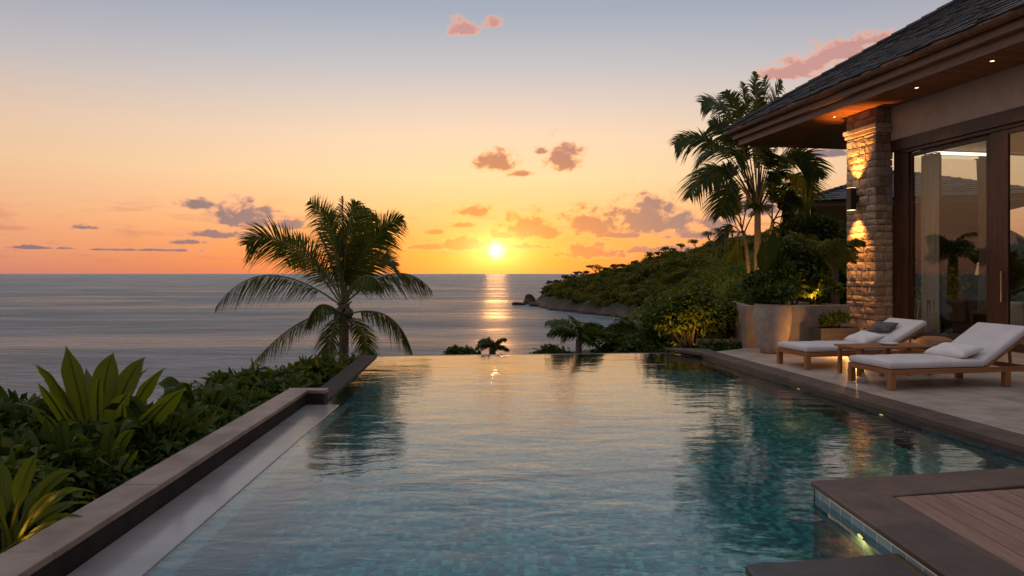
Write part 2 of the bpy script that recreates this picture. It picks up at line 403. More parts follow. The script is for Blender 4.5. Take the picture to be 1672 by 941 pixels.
grn = t.mix(t.sstep(n, .3, .7), (.018,.026,.008,1), (.05,.055,.02,1))
zz = t.m('ADD', s_.outputs[2], t.m('MULTIPLY', n, 6.0))
wet = t.mix(t.sstep(s_.outputs[2], SEA+.3, SEA+2.2), (.03,.024,.02,1), rock)
c = t.mix(t.sstep(zz, SEA+5.5, SEA+8.5), wet, grn)
bsdf(t, out, c, .8, .3, 0, bump(t, n2, .8, .9)); M['terrain'] = m
tag(rawmesh('headland_hill', V, Qd, m, smooth=True), 'forested headland hill running down to rocks at the sea', kind='structure')

# ---- garden ground falling away from the terrace
def box_d(X, Y, x0, x1, y0, y1):
    return np.hypot(np.maximum(np.maximum(x0-X, X-x1), 0), np.maximum(np.maximum(y0-Y, Y-y1), 0))
def ground_h(X, Y):
    d = np.minimum(box_d(X, Y, -2.9, 60, -30, 13.4), box_d(X, Y, 4.2, 60, -30, 20))
    z = -.40-.20*np.minimum(d, 6)-.75*np.clip(d-6, 0, 60)
    inside = (d <= 0) & (Y < 12.6) & (X > -2.35)
    z = z+(vnoise(X, Y, 1.7, 8)-.5)*.16*np.clip(d*2, 0, 1)
    z = np.where((X > -2.45) & (Y < 12.9), -2.2, z)
    return np.maximum(z, SEA-3)
gx_, gy_ = np.arange(-48, 60, .6), np.arange(-14, 60, .6)
GX, GY = np.meshgrid(gx_, gy_); V = np.stack([GX, GY, ground_h(GX, GY)], -1).reshape(-1, 3)
ny, nx = GX.shape; ii = np.arange(ny*nx).reshape(ny, nx)
Qd = np.stack([ii[:-1,:-1], ii[:-1,1:], ii[1:,1:], ii[1:,:-1]], -1).reshape(-1, 4)
M['earth'] = simple('garden_earth', (.020,.018,.010), (.06,.048,.03), 5, .95, .7, .05, .2)
tag(rawmesh('garden_ground', V, Qd, M['earth'], smooth=True), 'dark garden soil falling away below the pool', kind='structure')

# ---- pool
def Lx(Y): return -2.39-.0323*(Y-4.55)              # left waterline
def Dx(Y): return 3.59+(12.97-Y)*.124               # line of the terrace edge
pool = [(Lx(.8), .8), (2.18, .8), (2.18, 4.93), (4.52, 5.36), (3.62, 12.95), (3.30, 13.72), (-2.62, 13.16), (-2.30, 8.36), (Lx(8.36), 8.36)]
# floor and inner walls (one shell) in small glass mosaic
m, t, out = mat('pool_mosaic'); M['mosaic'] = m
pos = geo_pos(t); nz = t.node('ShaderNodeNewGeometry').outputs['Normal']
s_ = t.node('ShaderNodeSeparateXYZ'); t.put(s_.inputs[0], pos)
cell = t.v('FLOOR', t.v('MULTIPLY', pos, (21.0, 21.0, 21.0))); wn = t.node('ShaderNodeTexWhiteNoise', noise_dimensions='3D'); t.put(wn.inputs[0], t.v('ADD', cell, (.37,.21,.43)))
fr = t.v('FRACTION', t.v('MULTIPLY', pos, (21.0, 21.0, 21.0))); sf = t.node('ShaderNodeSeparateXYZ'); t.put(sf.inputs[0], fr)
big = t.noise(pos, 1.1, 4, .6)
tv = t.m('ADD', t.m('MULTIPLY', wn.outputs['Value'], .8), t.m('MULTIPLY', big, .4))
c = t.ramp(tv, [(0, (.006,.045,.06,1)), (.3, (.014,.115,.14,1)), (.55, (.03,.19,.21,1)), (.8, (.09,.32,.32,1)), (1, (.34,.50,.40,1))])
edge = t.m('MAXIMUM', t.m('LESS_THAN', sf.outputs[0], .09), t.m('LESS_THAN', sf.outputs[1], .09))
c = t.mix(t.m('MULTIPLY', edge, .6), c, (.10,.16,.16,1))
bsdf(t, out, c, .3, .5)
mb = MB(); n = len(pool)
mb.add([(x, y, -1.35) for x, y in pool]+[(x, y, -.104) for i, (x, y) in enumerate(pool)],
       [tuple(range(n))]+[(i, i+n, (i+1)%n+n, (i+1)%n) for i in range(n)])
basin = tag(mb.build('pool_basin', M['mosaic']), 'teal glass mosaic floor and sides of the pool', kind='structure')
# water
m, t, out = mat('pool_water'); pos = geo_pos(t)
a1 = t.noise(t.scl(pos, 1.0, 2.3, 1), 1.1, 2, .5, .35)
a2 = t.noise(t.scl(pos, 1.0, 1.9, 1), 3.6, 3, .5, .5)
a3 = t.noise(t.scl(pos, 1.0, 1.7, 1), 12, 2, .5, .3)
patch = t.sstep(t.noise(pos, .35, 3, .5), .35, .7, .45, 1.25)
hh = t.m('MULTIPLY', t.m('ADD', t.m('MULTIPLY', a1, 1.0), t.m('ADD', t.m('MULTIPLY', a2, .36), t.m('MULTIPLY', a3, .085))), patch)
nb = bump(t, hh, 1.0, .012)
cs_ = t.m('ABSOLUTE', t.v('DOT_PRODUCT', t.node('ShaderNodeNewGeometry').outputs['Incoming'], nb, 'v')); sch = t.m('ADD', .03, t.m('MULTIPLY', .97, t.m('POWER', t.m('SUBTRACT', 1.0, cs_, clamp=True), 3.2)))
rf = t.node('ShaderNodeBsdfRefraction'); rf.inputs['Color'].default_value = (.50,.94,.98,1); rf.inputs['IOR'].default_value = 1.33; rf.inputs['Roughness'].default_value = 0; t.l.new(nb, rf.inputs['Normal'])
gl = t.node('ShaderNodeBsdfGlossy'); gl.inputs['Roughness'].default_value = .08; t.l.new(nb, gl.inputs['Normal'])
mx = t.node('ShaderNodeMixShader'); t.l.new(sch, mx.inputs[0]); t.l.new(rf.outputs[0], mx.inputs[1]); t.l.new(gl.outputs[0], mx.inputs[2]); t.l.new(mx.outputs[0], out.inputs[0])
M['pool_water'] = m
mb = MB(); mb.add([(x, y, WATER) for x, y in pool], [tuple(range(n))])
tag(mb.build('pool_water', M['pool_water']), 'rippled pool water mirroring the sunset', kind='structure')
# submerged pieces of the basin
mb = MB(); mb.prism([(Lx(.85)+.004, .85), (Lx(.85)+.41, .85), (Lx(8.3)+.41, 8.3), (Lx(8.3)+.004, 8.3)], -1.33, -.092)
world_child(mb.build('wet_shelf', simple('wet_shelf_stone', (.20,.185,.185), (.27,.25,.25), 2.0, .16, .04, .002, .6), bevel=.008), basin)
mb = MB(); mb.prism([(Lx(.85)+.412, .85), (Lx(.85)+.54, .85), (Lx(8.3)+.54, 8.3), (Lx(8.3)+.412, 8.3)], -1.33, -.15)
world_child(mb.build('submerged_ledge', simple('submerged_stone', (.22,.16,.14), (.30,.23,.20), 3, .5, .2), bevel=.01), basin)
a, b_ = P(410,811,-.125), P(1120,767,-.125)
mb = MB(); mb.prism([(a.x,a.y), (b_.x,b_.y), (b_.x,b_.y+.045), (a.x,a.y+.045)], -.17, -.125)
world_child(mb.build('submerged_divider', M['coping'], bevel=.01), basin)

wt = empty('pool_wall', (-2.6, 4, -.4), 'long low brown stone wall along the left side of the pool', 'wall')
mb = MB(); o_ = .24
mb.prism([(Lx(.2)-o_+.015,.2), (Lx(.2)+.002,.2), (Lx(8.45)+.002,8.352), (-2.298,8.352), (-2.298,8.50), (Lx(8.7)-o_+.015,8.50)], -2.1, .03)
buildw(mb, 'wall_body', M['wall_face'], wt)
mb = MB(); ys_ = [.19, 1.3, 2.42, 3.5, 4.62, 5.7, 6.8, 7.9, 8.342]
for a_, b_ in zip(ys_[:-1], ys_[1:]): dz_ = random.uniform(-.0015,.0015); mb.prism([(Lx(a_)-o_-.01,a_+.002), (Lx(a_)+.012,a_+.002), (Lx(b_)+.012,b_-.002), (Lx(b_)-o_-.01,b_-.002)], .032, .075+dz_)
mb.prism([(Lx(8.4)-o_-.01,8.344), (-2.285,8.344), (-2.285,8.52), (Lx(8.7)-o_-.01,8.52)], .032, .075)
buildw(mb, 'wall_cap', M['wall_cap'], wt, bevel=.006)
mb = MB(); mb.prism([(-2.302,8.522), (-2.602,13.17), (-2.90,13.17), (-2.60,8.522)], -2.1, -.07)
tag(buildw(mb, 'overflow_wall', M['wall_face'], None, bevel=.012), 'wet black stone overflow wall beside the palm trunk', 'wall')
mb = MB(); mb.prism([(-2.96,13.175), (3.30,13.722), (3.28,13.9), (-2.96,13.35)], -4.5, -.106)
tag(mb.build('infinity_edge', M['dark_stone']), 'knife thin infinity edge at the far end of the pool', 'wall')

# ---- terrace
def terr(z0, z1, extra=0):
    return
mb = MB(); mb.prism([(4.85,4.9), (30,4.9), (30,24), (9.5,22), (7.4,14.6), (4.9,13.9), (3.93,13.18), (Dx(5.0)+.36,5.0)], -2.2, -.004)
tag(mb.build('stone_terrace', M['terrace']), 'pale stone tile terrace between the pool and the villa', kind='structure')
mb = MB()
mb.prism([(Dx(5.36)-.03,5.34), (Dx(5.36)+.35,5.40), (Dx(13.1)+.33,13.15), (3.60,12.98)], -.06, .002)
mb.prism([(3.10,13.86), (3.60,12.985), (3.915,13.155), (3.95,13.62)], -.06, .000)
tag(mb.build('pool_coping', M['coping'], bevel=.006), 'brown stone coping along the terrace edge of the pool', 'coping')
mb = MB(); mb.prism([(3.615,12.96),(4.52,5.37),(4.82,5.42),(3.92,13.1)], -2.0, -.062)
buildw(mb, 'terrace_foundation', M['dark_stone'])['kind'] = 'structure'
# near side paving behind the camera
mb = MB(); mb.prism([(-3,-6), (2.15,-6), (2.15,.8), (-2.6,.8)], -2, -.002)
tag(mb.build('near_paving', M['terrace']), 'stone paving at the near end of the pool', kind='structure')

# timber platform at the lower right
pt = empty('timber_platform', (3.2, 3.5, -.1), 'timber boarded deck with dark stone coping beside the spa step', 'deck')
X0, X1 = 2.20, 4.83
mb = MB(); cw = .36
mb.prism([(2.155,.3), (X0+cw+.07,.3), (X0+cw,4.60), (2.155,4.935)], -.035, .004)
mb.prism([(2.157,4.938), (X0+cw+.002,4.603), (X1-.3,5.035), (X1-.3,5.40)], -.035, .004)
buildw(mb, 'coping', M['coping'], pt, bevel=.008)
mb = MB(); y = .3
bw = .142; k = 0; x = X0+cw+.012
while x < X1+.1:
    ye = 4.595+(x-X0-cw)*.184
    cuts = [.3]+([random.uniform(1.5,3.8)] if k % 2 else [])+[ye]
    for q in range(len(cuts)-1):
        mb.add(*(lambda a,b,c,d: ([(a,c,-.05),(b,c,-.05),(b,d+.184*bw,-.05),(a,d,-.05),(a,c,-.002),(b,c,-.002),(b,d+.184*bw,-.002),(a,d,-.002)],
               [(0,3,2,1),(4,5,6,7),(0,1,5,4),(1,2,6,5),(2,3,7,6),(3,0,4,7)]))(x+.002, x+bw-.005, cuts[q]+.003, cuts[q+1]-.003-(.184*bw if q < len(cuts)-2 else .004)))
    x += bw; k += 1
buildw(mb, 'boards', M['decking'], pt, bevel=.003)
m, t, out = mat('pool_wall_tile'); pos = geo_pos(t)
sc_ = t.v('MULTIPLY', t.v('ADD', pos, (0,.02,.055)), (9.0, 6.6, 9.0)); fr_ = t.v('FRACTION', sc_); sf = t.node('ShaderNodeSeparateXYZ'); t.put(sf.inputs[0], fr_)
wn = t.node('ShaderNodeTexWhiteNoise', noise_dimensions='3D'); t.put(wn.inputs[0], t.v('ADD', t.v('FLOOR', sc_), (.5,.5,.5)))
ed = t.m('MAXIMUM', t.m('LESS_THAN', sf.outputs[1], .05), t.m('LESS_THAN', sf.outputs[2], .07))
bsdf(t, out, t.mix(ed, t.mix(wn.outputs['Value'], (.16,.25,.27,1), (.30,.40,.41,1)), (.60,.62,.58,1)), .25, .5)
mb = MB(); mb.prism([(2.178,.82), (X0+.3,.82), (X0+.3,4.9), (2.178,4.905)], -1.34, -.037)
mb.prism([(2.1785,4.9315), (X0+.302,4.9), (4.5,5.10), (4.5,5.3585)], -1.34, -.037)
buildw(mb, 'tiled_wall', m, pt)
mb = MB(); mb.prism([(X0+.31,.3), (X1+.2,.3), (X1+.2,5.0), (X0+.31,4.5)], -2, -.056)
buildw(mb, 'platform_base', M['dark_stone'], pt)
mb = MB(); mb.box((2.172,1.0,-.044), (2.1775,4.7,-.037))
buildw(mb, 'light_strip', emis('strip_glow', (1,.60,.30), .7), pt)
# wet black slab at the foot of the picture
mb = MB(); mb.prism([(1.26,.82), (2.177,.82), (2.177,3.86), (1.26,3.70)], -1.34, -.075)
tag(buildw(mb, 'spa_step', M['dark_stone'], None, bevel=.012), 'wet black stone step low in the water by the timber deck', 'step')

WARM = (1.0, .46, .12)
def lamp(name, loc, power, parent, kind='POINT', size=.04, spot=60, blend=.6, direction=None, col=WARM):
    d = bpy.data.lights.new(name, kind); d.energy = power; d.color = col; d.shadow_soft_size = size
    if kind == 'SPOT': d.spot_size = R(spot); d.spot_blend = blend
    o = bpy.data.objects.new(name, d); COL.objects.link(o); o.location = loc
    if direction is not None: o.rotation_euler = Vector(direction).to_track_quat('-Z', 'Y').to_euler()
    world_child(o, parent); return o
lens_m = emis('lamp_lens', (1, .55, .18), 2.2)
def pool_light(loc, nrm, label, power):
    n_ = Vector(nrm).normalized(); t_ = empty('pool_light', loc, label, 'pool light', 'warm lights set in the pool walls just under the water')
    rot = n_.to_track_quat('Z', 'Y').to_matrix().to_4x4(); Mx = Matrix.Translation(loc) @ rot
    mb = MB(); mb.lathe([(.045,-.01), (.045,.012), (.036,.014)], n=20); mb.V = [np.array([tuple(Mx @ Vector(p)) for p in v]) for v in mb.V]
    buildw(mb, 'bezel', M['metal'], t_)
    mb = MB(); mb.lathe([(.034,.0145), (.024,.019), (.005,.021)], n=20); mb.V = [np.array([tuple(Mx @ Vector(p)) for p in v]) for v in mb.V]
    buildw(mb, 'lens', lens_m, t_)
    lamp('bulb', Vector(loc)+n_*.05, power*2.2, t_, 'SPOT', .012, 130, .9, n_*.35+Vector((0,0,-1)))
pool_light((2.176, 4.24, -.19), (-1,0,0), 'underwater light on the tiled side of the timber deck', 8)
pool_light((4.02, 9.55, -.17), (-1,-.12,0), 'small pool light below the far lounger', 5)
pool_light((4.235, 7.81, -.17), (-1,-.12,0), 'small pool light below the near lounger', 5)
# ================================================================ VILLA
E1 = Vector((.985, .173, 0)).normalized(); E2 = Vector((-.173, .985, 0)).normalized(); HO = Vector((8.63, 16.2, 0))
MH = Matrix(((E1.x, E2.x, 0, HO.x), (E1.y, E2.y, 0, HO.y), (0, 0, 1, 0), (0, 0, 0, 1)))
def Hp(x, y, z=0): return MH @ Vector((x, y, z))
def frame_empty(name, loc_h, label, cat, group=None):
    o = bpy.data.objects.new(name, None); COL.objects.link(o); o.matrix_world = MH @ Matrix.Translation(loc_h); o.empty_display_size = .2
    o.location = MH @ Vector(loc_h); o.rotation_euler = (0, 0, math.atan2(E1.y, E1.x)); return tag(o, label, cat, group)
def hb(mb, name, mats, parent, **k):          # mesh written in house axes
    o = mb.build(name, mats, None, **k); o.parent = parent; M0 = MH
    q = parent; chain = []
    while q is not None: chain.append(q); q = q.parent
    W = Matrix.Identity(4)
    for q in reversed(chain): W = W @ (q.matrix_parent_inverse @ q.matrix_basis)
    o.matrix_parent_inverse = W.inverted() @ M0; return o
villa = frame_empty('villa', (3, -3, 0), 'stone and dark timber villa with slate roof and glass doors', 'house')

# slate roof
m, t, out = mat('slate'); g = t.node('ShaderNodeNewGeometry'); co = obj_co(t); n = t.noise(co, 5, 6, .65)
c = t.ramp(g.outputs['Random Per Island'], [(0, (.030,.029,.032,1)), (.5, (.055,.052,.054,1)), (.85, (.085,.078,.076,1)), (1, (.11,.09,.08,1))])
c = t.mix(t.m('MULTIPLY', n, .5), c, t.mix(1, c, (.5,.5,.5,1), 'MULTIPLY'))
bsdf(t, out, c, .62, .35, 0, bump(t, t.noise(co, 22, 5, .7), .6, .012)); M['slate'] = m
EX, EZ, YE, PT = -1.10, 5.90, 5.36, .62
def hip_roof(x0, x1, y0, y1, z0, pitch, parent, rows_to=99, tw=.34, rp=.27, name='roof'):
    """hip roof over a rectangle in house axes; slates laid on the pool side (x0) and the near side"""
    hw = min(x1-x0, y1-y0)/2; mb = MB()
    if (x1-x0) <= (y1-y0): r1, r2 = (x0+hw, y0+hw), (x0+hw, y1-hw)
    else: r1, r2 = (x0+hw, y0+hw), (x1-hw, y0+hw)
    zt = z0+hw*pitch
    v = [(x0,y0,z0),(x1,y0,z0),(x1,y1,z0),(x0,y1,z0),(r1[0],r1[1],zt),(r2[0],r2[1],zt),(x0,y0,z0-.03),(x1,y0,z0-.03),(x1,y1,z0-.03),(x0,y1,z0-.03)]
    if (x1-x0) <= (y1-y0): f = [(0,1,4),(1,2,5,4),(2,3,5),(3,0,4,5)]
    else: f = [(0,1,5,4),(1,2,5),(2,3,4,5),(3,0,4)]
    f += [(6,7,1,0),(7,8,2,1),(8,9,3,2),(9,6,0,3),(9,8,7,6)]
    mb.add(v, f)
    cs = 1/math.sqrt(1+pitch*pitch); sn = pitch*cs
    sl = hw/cs; k = 0; d = -.05
    while d < sl-.1:
        run = (d+rp)*cs
        for side in (0, 1):                   # 0: slope facing -x, 1: slope facing -y
            lo, hi = ((y0, y1) if side == 0 else (x0, x1))
            a = lo+max(run,0)-(.0 if d > 0 else .03); b = hi-max(run,0)
            p = a-(k % 2)*tw*.5*random.uniform(.8,1.2)
            while p < b:
                wd = tw*random.uniform(.75, 1.25); q0, q1 = max(p, a), min(p+wd-.006, b)
                if q1-q0 > .05:
                    th = random.uniform(.014, .034); lift = random.uniform(0, .008); l0 = d+random.uniform(-.022,.022); l1 = d+rp+.06
                    def pt(u, s_, h):
                        X = s_*cs-h*sn; Z = z0+s_*sn+h*cs
                        return (x0+X, u, Z) if side == 0 else (u, y0+X, Z)
                    vv = [pt(q0,l0,.020+lift), pt(q1,l0,.020+lift), pt(q1,l1,.004), pt(q0,l1,.004), pt(q0,l0,.020+lift+th), pt(q1,l0,.020+lift+th), pt(q1,l1,.004+th*.6), pt(q0,l1,.004+th*.6)]
                    mb.add(vv, [(0,3,2,1),(4,5,6,7),(0,1,5,4),(1,2,6,5),(2,3,7,6),(3,0,4,7)])
                p += wd
        d += rp; k += 1
    # hip caps
    for (c0, sx, sy) in (((x0,y0),1,1), ((x0,y1),1,-1)):
        t_ = 0
        while t_ < hw-.2:
            a = Vector((c0[0]+sx*t_, c0[1]+sy*t_, z0+t_*pitch+.05)); b = Vector((c0[0]+sx*(t_+.3), c0[1]+sy*(t_+.3), z0+(t_+.3)*pitch+.035))
            mb.tube([a, b], [.085, .07], 6); t_ += .25
    return hb(mb, name, M['slate'], parent)
roof = hip_roof(EX, 11.1, -16, YE, EZ, PT, villa)
# stepped fascia and gutter on the pool side and the far end
mb = MB(); mb.box((-.78,-15.6,5.44), (-.72,5.02,5.64)); mb.box((-.78,5.022,5.44), (10.7,5.08,5.64))
hb(mb, 'fascia', M['fascia'], villa, bevel=.006)
mb = MB(); mb.box((-.93,-15.8,5.625), (-.783,5.17,5.79)); mb.box((-.781,5.083,5.625), (10.8,5.23,5.79))
hb(mb, 'fascia', M['fascia'], villa, bevel=.008)
mb = MB()
prof = [(-.935,5.79),(-1.04,5.77),(-1.10,5.80),(-1.125,5.86),(-1.125,5.90),(-1.105,5.90),(-1.10,5.87),(-1.05,5.82),(-.94,5.83)]
n = len(prof); yy = (-15.9, 5.38)
mb.add([(x, yy[0], z) for x, z in prof]+[(x, yy[1], z) for x, z in prof], [(i,(i+1)%n,(i+1)%n+n,i+n) for i in range(n)]+[tuple(range(n))[::-1], tuple(range(n,2*n))])
hb(mb, 'gutter', simple('gutter_copper', (.12,.07,.045), (.20,.12,.08), 10, .4, .1, .002, .5, metal=.5), villa)
# soffit boards
mb = MB()
k = 0; y = 5.0
while y > -13:
    mb.box((-.718, y-.215, 5.452+.001*(k % 2)), (.40, y-.008, 5.475)); y -= .22; k += 1
x = .42
while x < 9.5:
    mb.box((x, .30, 5.453), (x+.212, 5.0, 5.475)); x += .22
hb(mb, 'soffit', M['soffit'], villa, bevel=.004)
mb = MB(); mb.box((-.76,-15.5,5.476), (10.6,5.0,5.55)); hb(mb, 'eave_deck', M['dark_wood'], villa)
# walls
mb = MB(); mb.box((.40,-13,4.66), (.62,-.01,5.45)); hb(mb, 'upper_wall', M['plaster'], villa)
mb = MB(); mb.box((6.2,.02,0), (9.5,.26,5.45)); mb.box((.64,.02,4.50), (6.198,.26,5.45)); mb.box((9.3,-13,0), (9.5,.018,5.45)); mb.box((.40,-13.2,0), (9.5,-13.002,5.45))
hb(mb, 'wall', M['plaster'], villa)
mb = MB(); mb.box((.60,-12.9,.0), (9.28,.0,.012)); hb(mb, 'room_floor', simple('room_floor', (.10,.06,.04), (.16,.10,.065), 3, .4, .1), villa)
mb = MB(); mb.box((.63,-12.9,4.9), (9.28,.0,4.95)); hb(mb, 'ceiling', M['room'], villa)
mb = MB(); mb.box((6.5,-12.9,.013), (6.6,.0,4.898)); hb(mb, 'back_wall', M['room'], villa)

# rough stone column in courses
m, t, out = mat('ledge_stone_rough'); g = t.node('ShaderNodeNewGeometry'); co = obj_co(t)
c = t.ramp(g.outputs['Random Per Island'], [(0, (.19,.145,.105,1)), (.4, (.29,.225,.165,1)), (.75, (.38,.31,.235,1)), (1, (.25,.22,.19,1))])
n = t.noise(co, 14, 6, .7); n5 = t.noise(co, 3.2, 3, .6)
c = t.mix(t.m('MULTIPLY', n, .6), c, t.mix(1, c, (.55,.5,.45,1), 'MULTIPLY'))
bsdf(t, out, c, .85, .3, 0, bump(t, t.m('ADD', n, t.m('MULTIPLY', n5, 1.2)), .9, .03)); M['rough'] = m
CXW, CYD = .45, 1.05
def stone_block(mb, lo, hi, face):            # a block whose outer face bulges and is chipped
    x0,y0,z0 = lo; x1,y1,z1 = hi; nu, nv = 5, 3
    rim = RNG.uniform(.0, .012); b = RNG.uniform(.004, .024)
    vs_, fs = [], []
    for j in range(nv+1):
        for i in range(nu+1):
            u, v_ = i/nu, j/nv; e = min(u, 1-u)*nu; f_ = min(v_, 1-v_)*nv; k = min(1, e)*min(1, f_)
            dd = rim + b*k + RNG.uniform(-.008,.008)*k
            ju, jv = RNG.uniform(-.006,.006), RNG.uniform(-.006,.006)
            if face == 'x': vs_.append((x0-dd, y0+(y1-y0)*u+ju, z0+(z1-z0)*v_+jv))
            else: vs_.append((x0+(x1-x0)*u+ju, y0-dd, z0+(z1-z0)*v_+jv))
    nb_ = len(vs_)
    for j in range(nv+1):
        for i in range(nu+1):
            if i in (0,nu) or j in (0,nv):
                pass
    back = [(x1,y0,z0),(x1,y1,z0),(x1,y1,z1),(x1,y0,z1)] if face == 'x' else [(x0,y1,z0),(x1,y1,z0),(x1,y1,z1),(x0,y1,z1)]
    vs_ += back; I = lambda i, j: j*(nu+1)+i
    for j in range(nv):
        for i in range(nu):
            q = (I(i,j), I(i,j+1), I(i+1,j+1), I(i+1,j)); fs.append(q if face == 'x' else q[::-1])
    fs.append([I(i,0) for i in range(nu+1)]+[nb_+1, nb_]); fs.append([I(i,nv) for i in range(nu,-1,-1)]+[nb_+3, nb_+2])
    fs.append([I(0,j) for j in range(nv,-1,-1)]+[nb_, nb_+3]); fs.append([I(nu,j) for j in range(nv+1)]+[nb_+2, nb_+1])
    mb.add(vs_, fs)
col = frame_empty('stone_column', (.2,.5,0), 'rough honey coloured stone column with a wall lamp at the villa corner', 'column')
mb = MB(); mb.box((.06,.06,0), (CXW-.01,CYD-.06,5.44)); hb(mb, 'mortar_core', simple('mortar', (.10,.08,.06), (.16,.13,.10), 20, .95, .3), col)
mb = MB(); z = 0; k = 0
CAPZ = (4.86, 5.08)
while z < 5.43:
    hgt = random.uniform(.13, .26); z1 = min(z+hgt, 5.44)
    if z < CAPZ[0] and z1 > CAPZ[0]-.06: z1 = CAPZ[0]
    if CAPZ[0] <= z < CAPZ[1]: z = CAPZ[1]; z1 = z+.18
    if z1 > 5.38: z1 = 5.44
    # pool face
    y = 0
    while y < CYD-.01:
        wd = random.uniform(.18, .46); y1 = min(y+wd, CYD); y1 = CYD if CYD-y1 < .12 else y1
        stone_block(mb, (0, y+.007, z+.007), (.12, y1-.007, z1-.007), 'x'); y = y1
    x = .0 if k % 2 else .0
    first = True
    while x < CXW-.01:
        wd = random.uniform(.14, .30); x1 = min(x+wd, CXW); x1 = CXW if CXW-x1 < .1 else x1
        stone_block(mb, (x+(.0 if first else .007), .0, z+.007), (x1-.007, .12, z1-.007), 'y'); x = x1; first = False
    mb.box((.10, CYD-.10, z+.006), (CXW, CYD+.015, z1-.006), jit=.008)
    z = z1; k += 1
hb(mb, 'shaft', M['rough'], col)
mb = MB(); mb.box((-.07,-.07,CAPZ[0]+.10), (CXW+.10,CYD+.07,CAPZ[1]-.01)); mb.box((-.04,-.04,CAPZ[0]+.002), (CXW+.06,CYD+.04,CAPZ[0]+.098))
hb(mb, 'capital', simple('capital_stone', (.30,.23,.17), (.38,.30,.22), 6, .7, .3, .006), col, bevel=.015)

# glass doors
m, t, out = mat('door_glass'); g_ = t.node('ShaderNodeNewGeometry'); cs_ = t.m('ABSOLUTE', t.v('DOT_PRODUCT', g_.outputs['Incoming'], g_.outputs['Normal'], 'v'))
sch = t.m('ADD', .05, t.m('MULTIPLY', .95, t.m('POWER', t.m('SUBTRACT', 1.0, cs_), 5.0)))
tr = t.node('ShaderNodeBsdfTransparent'); tr.inputs[0].default_value = (.90,.92,.90,1); gl = t.node('ShaderNodeBsdfGlossy'); gl.inputs['Roughness'].default_value = 0.0; gl.inputs[0].default_value = (.9,.9,.9,1)
mx = t.node('ShaderNodeMixShader'); t.l.new(sch, mx.inputs[0]); t.l.new(tr.outputs[0], mx.inputs[1]); t.l.new(gl.outputs[0], mx.inputs[2]); t.l.new(mx.outputs[0], out.inputs[0]); M['glass'] = m
mb = MB(); mb.box((.38,-13,4.38), (.60,-.02,4.655)); mb.box((.42,-13,4.30), (.56,-.30,4.378))
hb(mb, 'door_header', M['dark_wood'], villa, bevel=.01)
mb = MB(); mb.box((.46,-.30,0), (.60,-.02,4.378)); mb.box((.44,-.50,0), (.56,-.302,4.298)); hb(mb, 'door_jamb', M['dark_wood'], villa, bevel=.01)
def slide_door(ya, yb, xo, sw_l, sw_r, handle=None):
    """one sliding leaf between ya (far) and yb (near)"""
    mb = MB(); mb.box((xo,ya-sw_l,.03), (xo+.06,ya,4.29)); mb.box((xo,yb,.03), (xo+.06,yb+sw_r,4.29))
    mb.box((xo+.001,yb+sw_r+.001,.03), (xo+.059,ya-sw_l-.001,.16)); mb.box((xo+.001,yb+sw_r+.001,4.20), (xo+.059,ya-sw_l-.001,4.289))
    d = hb(mb, 'sliding_door', M['dark_wood'], villa, bevel=.006)
    mb = MB(); mb.box((xo+.026,yb+sw_r-.01,.15), (xo+.034,ya-sw_l+.01,4.21))
    g_ = mb.build('glass_pane', M['glass']); g_.parent = d
    if handle:
        mb = MB(); mb.tube([(xo-.05,handle,.95), (xo-.05,handle,1.55)], .013, 8); mb.box((xo-.05,handle-.01,1.0), (xo,handle+.01,1.03)); mb.box((xo-.05,handle-.01,1.47), (xo,handle+.01,1.50))
        h_ = mb.build('handle', simple('handle_metal', (.35,.30,.22), (.45,.40,.30), 30, .3, .05, metal=.9)); h_.parent = d
    return d
slide_door(-.50, -2.80, .50, .06, .25)
slide_door(-2.72, -5.2, .42, .40, .12, handle=-3.02)
slide_door(-5.1, -7.5, .50, .10, .12)
slide_door(-7.4, -10.0, .42, .12, .12)
slide_door(-9.9, -12.8, .50, .12, .12)

# wall lamp on the column
wl = frame_empty('wall_lamp', (-.06,.62,3.2), 'dark box lamp throwing light up and down the stone column', 'wall lamp')
mb = MB(); mb.box((-.27,.52,3.33-.27), (-.12,.70,3.33+.27)); mb.box((-.12,.56,3.25), (.0,.66,3.42)); hb(mb, 'housing', M['metal'], wl, bevel=.01)
for zq in (3.33-.275, 3.33+.271): mb = MB(); mb.box((-.26,.53,zq), (-.13,.69,zq+.004)); hb(mb, 'lens', emis('wall_lens', (1,.55,.18), 5), wl)
L1 = lamp('bulb_up', Hp(-.24,.61,3.62), 560, wl, 'SPOT', .04, 74, 1.0, MH.to_3x3() @ Vector((.20,0,1)), (1,.38,.07))
L2 = lamp('bulb_down', Hp(-.24,.61,3.04), 560, wl, 'SPOT', .04, 74, 1.0, MH.to_3x3() @ Vector((.20,0,-1)), (1,.38,.07))
# recessed lights in the soffit
for (x, y, lab) in ((-.34, 1.05, 'recessed soffit light beside the stone column top'), (-.34, -1.68, 'middle recessed soffit light, just right of the column'), (-.34, -3.53, 'recessed soffit light nearest the right edge')):
    dl = frame_empty('downlight', (x, y, 5.45), lab, 'ceiling light', 'recessed lights in the villa eave')
    mb = MB(); mb.lathe([(.055,5.443),(.055,5.4505),(.042,5.4505),(.042,5.443)], (x,y,0), 20); hb(mb, 'trim', M['metal'], dl)
    mb = MB(); mb.lathe([(.038,5.4405),(.001,5.4402)], (x,y,0), 20); hb(mb, 'lens', emis('downlight_lens', (1,.74,.42), 3), dl)
    lamp('bulb', Hp(x,y,5.42), 120, dl, 'SPOT', .04, 85, .8, (0,0,-1), (1,.62,.30))

